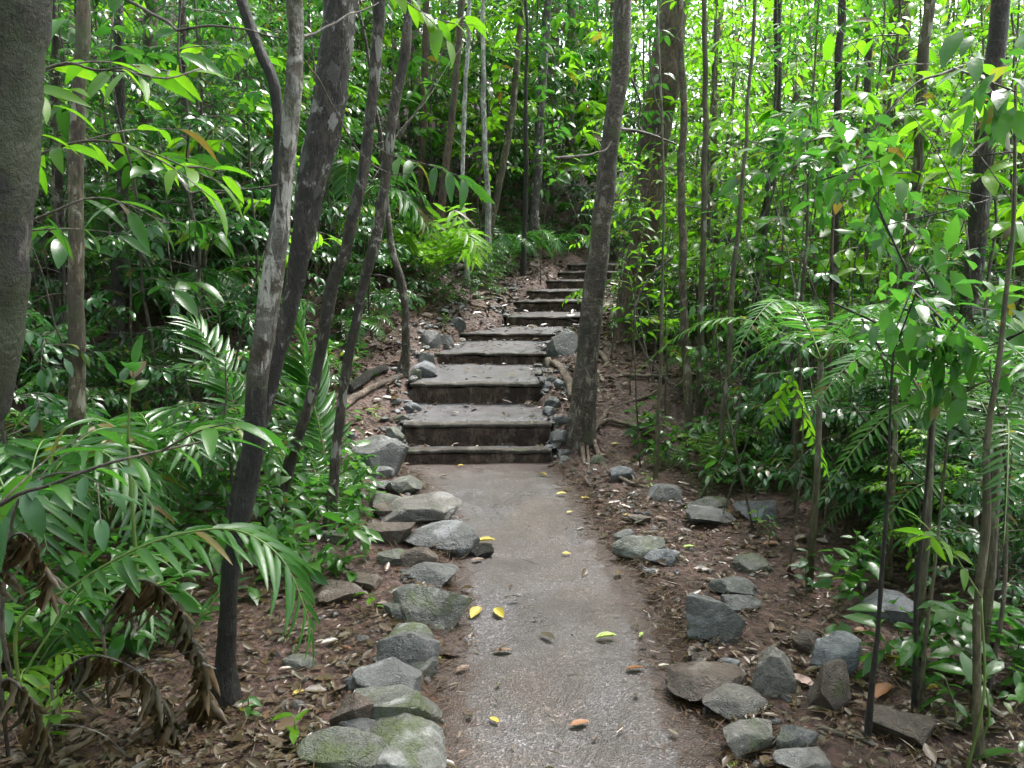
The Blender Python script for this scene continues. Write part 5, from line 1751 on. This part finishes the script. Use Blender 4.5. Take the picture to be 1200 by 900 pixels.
# leaves lying on the treads of the steps
for k, (sx, f, lab) in enumerate([(.3, .4, 'pale leaf lying on the second tread'), (.75, .3, 'yellow leaf at the right of the third tread'), (.3, .5, 'orange leaf on the left of the third tread'), (.6, .4, 'yellow leaf on the fifth tread')]):
    s = ST[k + 1]
    y2 = ST[k + 2]
    x = s[3] + (s[4] - s[3]) * sx
    y = s[0] + .12 + (y2[0] - s[0] - .2) * f
    z = s[1] + (y2[2] - s[1]) * f + .018
    o = place_leaf('fallen_leaf', lmesh('fallen', ['pale_leaf', 'yellow_leaf', 'orange_leaf', 'yellow_leaf'][k], 1), None, (x, y, z), (1, .3 * k - .4, .05), (0, .1, 1), .08)
    tag(o, lab, 'leaf', 'fallen leaves on and beside the path')


# ------------------------------------------------------------------ stuff nobody could count
def view_points(n, y0, y1, pw=1.0, margin=120):
    y = y0 + (y1 - y0) * rng.random(n) ** pw
    u = rng.uniform(-margin, 1200 + margin, n)
    x = (u - 600) / F * y * 1.02
    return x, y


x, y = view_points(80000, 1.9, 15, 1.25)
x2, y2 = view_points(60000, 6.5, 19, .8)
x, y = np.concatenate([x, x2]), np.concatenate([y, y2])
d = np.abs(x - pathx(y)) - np.interp(y, HY_, HX_)
keep = (d > .10) | ((d > -.16) & (rng.random(len(x)) < .30 * sm(-.2, .15, d))) | ((y < 6.3) & (rng.random(len(x)) < .010))
tz = treadz(x, y)
back = np.zeros(len(x))
for a_, b_ in zip(ST[:-1], ST[1:]):
    back = np.maximum(back, np.where((y > a_[0]) & (y < b_[0]), sm(.22, .02, b_[0] - y), 0))
on_t = (tz > -5) & (rng.random(len(x)) < .05 + .30 * back + .35 * sm(-.16, -.02, d))
keep &= ~((y > 6.2) & (d < .12))
clump = fbm2(x * 1.7, y * 1.7, 3, 12)
keep &= rng.random(len(x)) < .75 + 1.1 * clump
keep |= on_t
x, y, tz = x[keep], y[keep], tz[keep]
n = len(x)
z = np.maximum(np.maximum(terrain(x, y), tz), np.where((y < 6.3) & (np.abs(x - pathx(y)) < .75), pathz(y), -9)) + .006 + rng.random(n) * .016
a = rng.uniform(0, 6.28, n)
pos = np.stack([x, y, z], -1)
dr = np.stack([np.cos(a), np.sin(a), rng.normal(size=n) * .2], -1)
nr = np.array([0, 0, 1.0]) + rng.normal(size=(n, 3)) * .32
L = rng.uniform(.016, .046, n) * (1 + 1.1 * (rng.random(n) < .16)) * np.clip(y / 6, 1, 1.9)
tag(link('leaf_litter', cloud('leaf_litter', pos, dr, nr, L, M['litter'], leaf_tpl(3, .5, .35, -.05), rng.uniform(.4, 1.1, n))), 'wet brown leaf litter covering the forest floor', 'leaf litter', kind='stuff')

x, y = view_points(26000, 1.9, 11, 1.25)
ye = rng.uniform(1.9, 6.35, 5200)
se = np.where(rng.random(5200) < .5, -1, 1)
xe = pathx(ye) + se * (np.interp(ye, HY_, HX_) + .13 - np.abs(rng.normal(size=5200)) * .10)
nA = len(x)
x, y = np.concatenate([x, xe]), np.concatenate([y, ye])
d = np.abs(x - pathx(y)) - np.interp(y, HY_, HX_)
keep = ((d > .02) | ((y < 6.3) & (rng.random(len(x)) < .03)) | ((np.arange(len(x)) >= nA) & (rng.random(len(x)) < sm(-.40, .05, d)))) & ~((y > 6.2) & (d < .12))
x, y = x[keep], y[keep]
n = len(x)
z = np.maximum(terrain(x, y), np.where((y < 6.3) & (np.abs(x - pathx(y)) < .75), pathz(y), -9)) + .010 + rng.random(n) * .012
a = rng.uniform(0, 6.28, n)
pos = np.stack([x, y, z], -1)
dr = np.stack([np.cos(a), np.sin(a), rng.normal(size=n) * .12], -1)
nr = np.array([0, 0, 1.0]) + rng.normal(size=(n, 3)) * .3
tag(link('twig_litter', cloud('twig_litter', pos, dr, nr, rng.uniform(.025, .10, n), M['needle'], leaf_tpl(3, .045, 1.0, -.1, .2, .3))), 'reddish needles and fine twigs strewn over the soil', 'twig litter', kind='stuff')

# small stones heaped along the flanks of the steps and between the border stones
r = np.random.default_rng(77)
bV, bT = ico(2)
Vs, Ts, nn = [], [], 0
for k in range(620):
    if k < 330:
        q = r.integers(0, 7)
        a_, b_ = ST[q], ST[q + 1]
        y0 = r.uniform(a_[0] - .1, b_[0])
        x0 = (a_[3] - abs(r.normal()) * .16 + .02) if r.random() < .6 else (a_[4] + abs(r.normal()) * .13 - .02)
        sz0 = r.uniform(.018, .065)
    else:
        y0 = r.uniform(2.2, 6.3)
        sd0 = -1 if r.random() < .55 else 1
        x0 = float(pathx(y0)) + sd0 * (np.interp(y0, HY_, HX_) + .03 + abs(r.normal()) * .3)
        sz0 = r.uniform(.010, .035)
    v = bV.copy()
    for j in range(7):
        n0 = unit(r.normal(size=3))
        v = v - np.maximum(v @ n0 - r.uniform(.5, .85), 0)[:, None] * n0
    v = v * sz0 * np.array([1, r.uniform(.6, 1), r.uniform(.4, .8)])
    a = r.uniform(0, 6.28)
    v = np.stack([v[:, 0] * math.cos(a) - v[:, 1] * math.sin(a), v[:, 0] * math.sin(a) + v[:, 1] * math.cos(a), v[:, 2]], -1)
    Vs.append(v + np.array([x0, y0, max(gz(x0, y0), float(treadz(x0, y0))) + sz0 * .15]))
    Ts.append(bT + nn)
    nn += len(v)
me = mesh('rubble', np.vstack(Vs), None, np.vstack(Ts), M['rock_rubble'])
me.set_sharp_from_angle(angle=math.radians(35))
tag(link('rubble', me), 'small broken stones scattered along the path and heaped beside the steps', 'rubble', kind='stuff')

# low ground cover
x, y = view_points(6000, 2.3, 17, 1.0)
d = np.abs(x - pathx(y)) - np.interp(y, HY_, HX_)
dn = fbm2(x * .8, y * .8, 3, 7)
keep = (d > np.where(x < pathx(y), .45, .75)) & (dn > -.12 + .25 * (y < 5) * (x > 0))
keep &= ~((x < 0) & (y < 3.6) & (x > -1.4))
x, y = x[keep], y[keep]
P, D, NN, LL = [], [], [], []
for k in range(7):
    a = rng.uniform(0, 6.28, len(x))
    h = rng.uniform(.03, .30, len(x))
    P.append(np.stack([x + np.cos(a) * .03, y + np.sin(a) * .03, terrain(x, y) + h], -1))
    D.append(np.stack([np.cos(a), np.sin(a), rng.normal(size=len(x)) * .35], -1))
    NN.append(np.array([0, 0, 1.0]) + rng.normal(size=(len(x), 3)) * .35)
    LL.append(rng.uniform(.05, .15, len(x)))
tag(link('ground_cover', cloud('ground_cover', np.vstack(P), np.vstack(D), np.vstack(NN), np.concatenate(LL), M['leaf_mid'], T_MID)), 'low green herbs and seedlings covering the slope between the trees', 'ground cover', kind='stuff')

# fine tangle of thin bare stems
r = np.random.default_rng(41)
gW = Geo()
cnt = 0
for _ in range(1500):
    y0 = r.uniform(4.2, 15)
    x0 = (r.uniform(-80, 1280) - 600) / F * y0
    h = r.uniform(.9, 3.8)
    p0 = np.array([x0, y0, gz(x0, y0)])
    if not clear_of_view(p0, .35, h) or (y0 < 6 and x0 < pathx(y0) and r.random() < .6):
        continue
    ln = r.normal(size=2) * .28 * h
    bow = r.normal(size=2) * .12 * h
    pp = resample(np.array([p0 - np.array([0, 0, .04]), p0 + np.array([ln[0] * .4 + bow[0], ln[1] * .4 + bow[1], h * .5]), p0 + np.array([ln[0] + bow[0] * .3, ln[1], h])]), .12)
    pp[:, :2] += fbm3(pp * 3 + cnt, 2)[:, None] * .05 * np.linspace(0, 1, len(pp))[:, None]
    gW.tube(pp, np.linspace(r.uniform(.003, .0085), .0015, len(pp)), 5)
    cnt += 1
    if cnt > 420:
        break
tag(link('stem_tangle', gW.mesh('stem_tangle', M['twig'])), 'fine tangle of thin bare stems threaded through the undergrowth', 'undergrowth', kind='stuff')

# the wood far behind, one mass
P, D, NN, LL = [], [], [], []
r = np.random.default_rng(5)
gT = Geo()
K = 1500
cy_ = r.uniform(20, 36, K)
cx_ = r.uniform(-.78, .78, K) * cy_
base = terrain(cx_, cy_)
# thin out upward and to the right, where the sky shows through
cz_ = base + r.random(K) ** 1.1 * np.where(cx_ < 3, 13, 12)
keep = (r.random(K) < np.where((cx_ > 5) & (cz_ > 6.5), .55, 1.0))
cx_, cy_, cz_ = cx_[keep], cy_[keep], cz_[keep]
m = 110
for k in range(len(cx_)):
    c = np.array([cx_[k], cy_[k], cz_[k]])
    s = r.uniform(.5, 1.1)
    P.append(c + r.normal(size=(m, 3)) * np.array([s, s, s * .55]))
# the same wood, added unseen beside and behind the viewer to block sky light
for k in range(1900):
    a = r.uniform(0, 2 * math.pi) if k < 1300 else r.uniform(.6 * math.pi, 1.5 * math.pi)
    q = r.uniform(7.5, 17)
    c = np.array([math.cos(a) * q, 3 + math.sin(a) * q * 1.1, 0])
    if c[1] > 2 and abs(c[0]) < 1.0 + .78 * c[1]:
        continue
    if c[0] > 5 and r.random() < .5:
        continue
    c[2] = gz(c[0], c[1]) + r.random() * 10
    s = r.uniform(.5, 1.1)
    P.append(c + r.normal(size=(90, 3)) * np.array([s, s, s * .55]))
P = np.vstack(P)
n = len(P)
D = r.normal(size=(n, 3)) + np.array([0, 0, -.3])
NN = np.array([0, 0, 1.0]) + r.normal(size=(n, 3)) * .5
far = link('far_forest', cloud('far_forest', P, D, NN, r.uniform(.14, .30, n), M['leaf_mid'], T_FAR))
tag(far, 'far green forest closing the view behind the steps', 'forest', kind='stuff')
for k in range(70):
    yy = r.uniform(19, 34)
    xx = r.uniform(-.75, .75) * yy
    zz = gz(xx, yy)
    H = r.uniform(9, 16)
    lx = r.normal() * .8
    pp = resample(np.array([[xx, yy, zz - .3], [xx + lx * .4 + r.normal() * .1, yy, zz + H * .5], [xx + lx, yy, zz + H]]), .8)
    r0 = r.uniform(.05, .17)
    gT.tube(pp, np.linspace(r0, r0 * .5, len(pp)), 7)
tag(link('far_trunks', gT.mesh('far_trunks', M['bark_tan'])), 'dim trunks standing inside the far forest', 'forest', kind='stuff')

finish_labels()
print('objects', len(bpy.data.objects), 'tris', sum(len(o.data.polygons) for o in bpy.data.objects if o.type == 'MESH'))
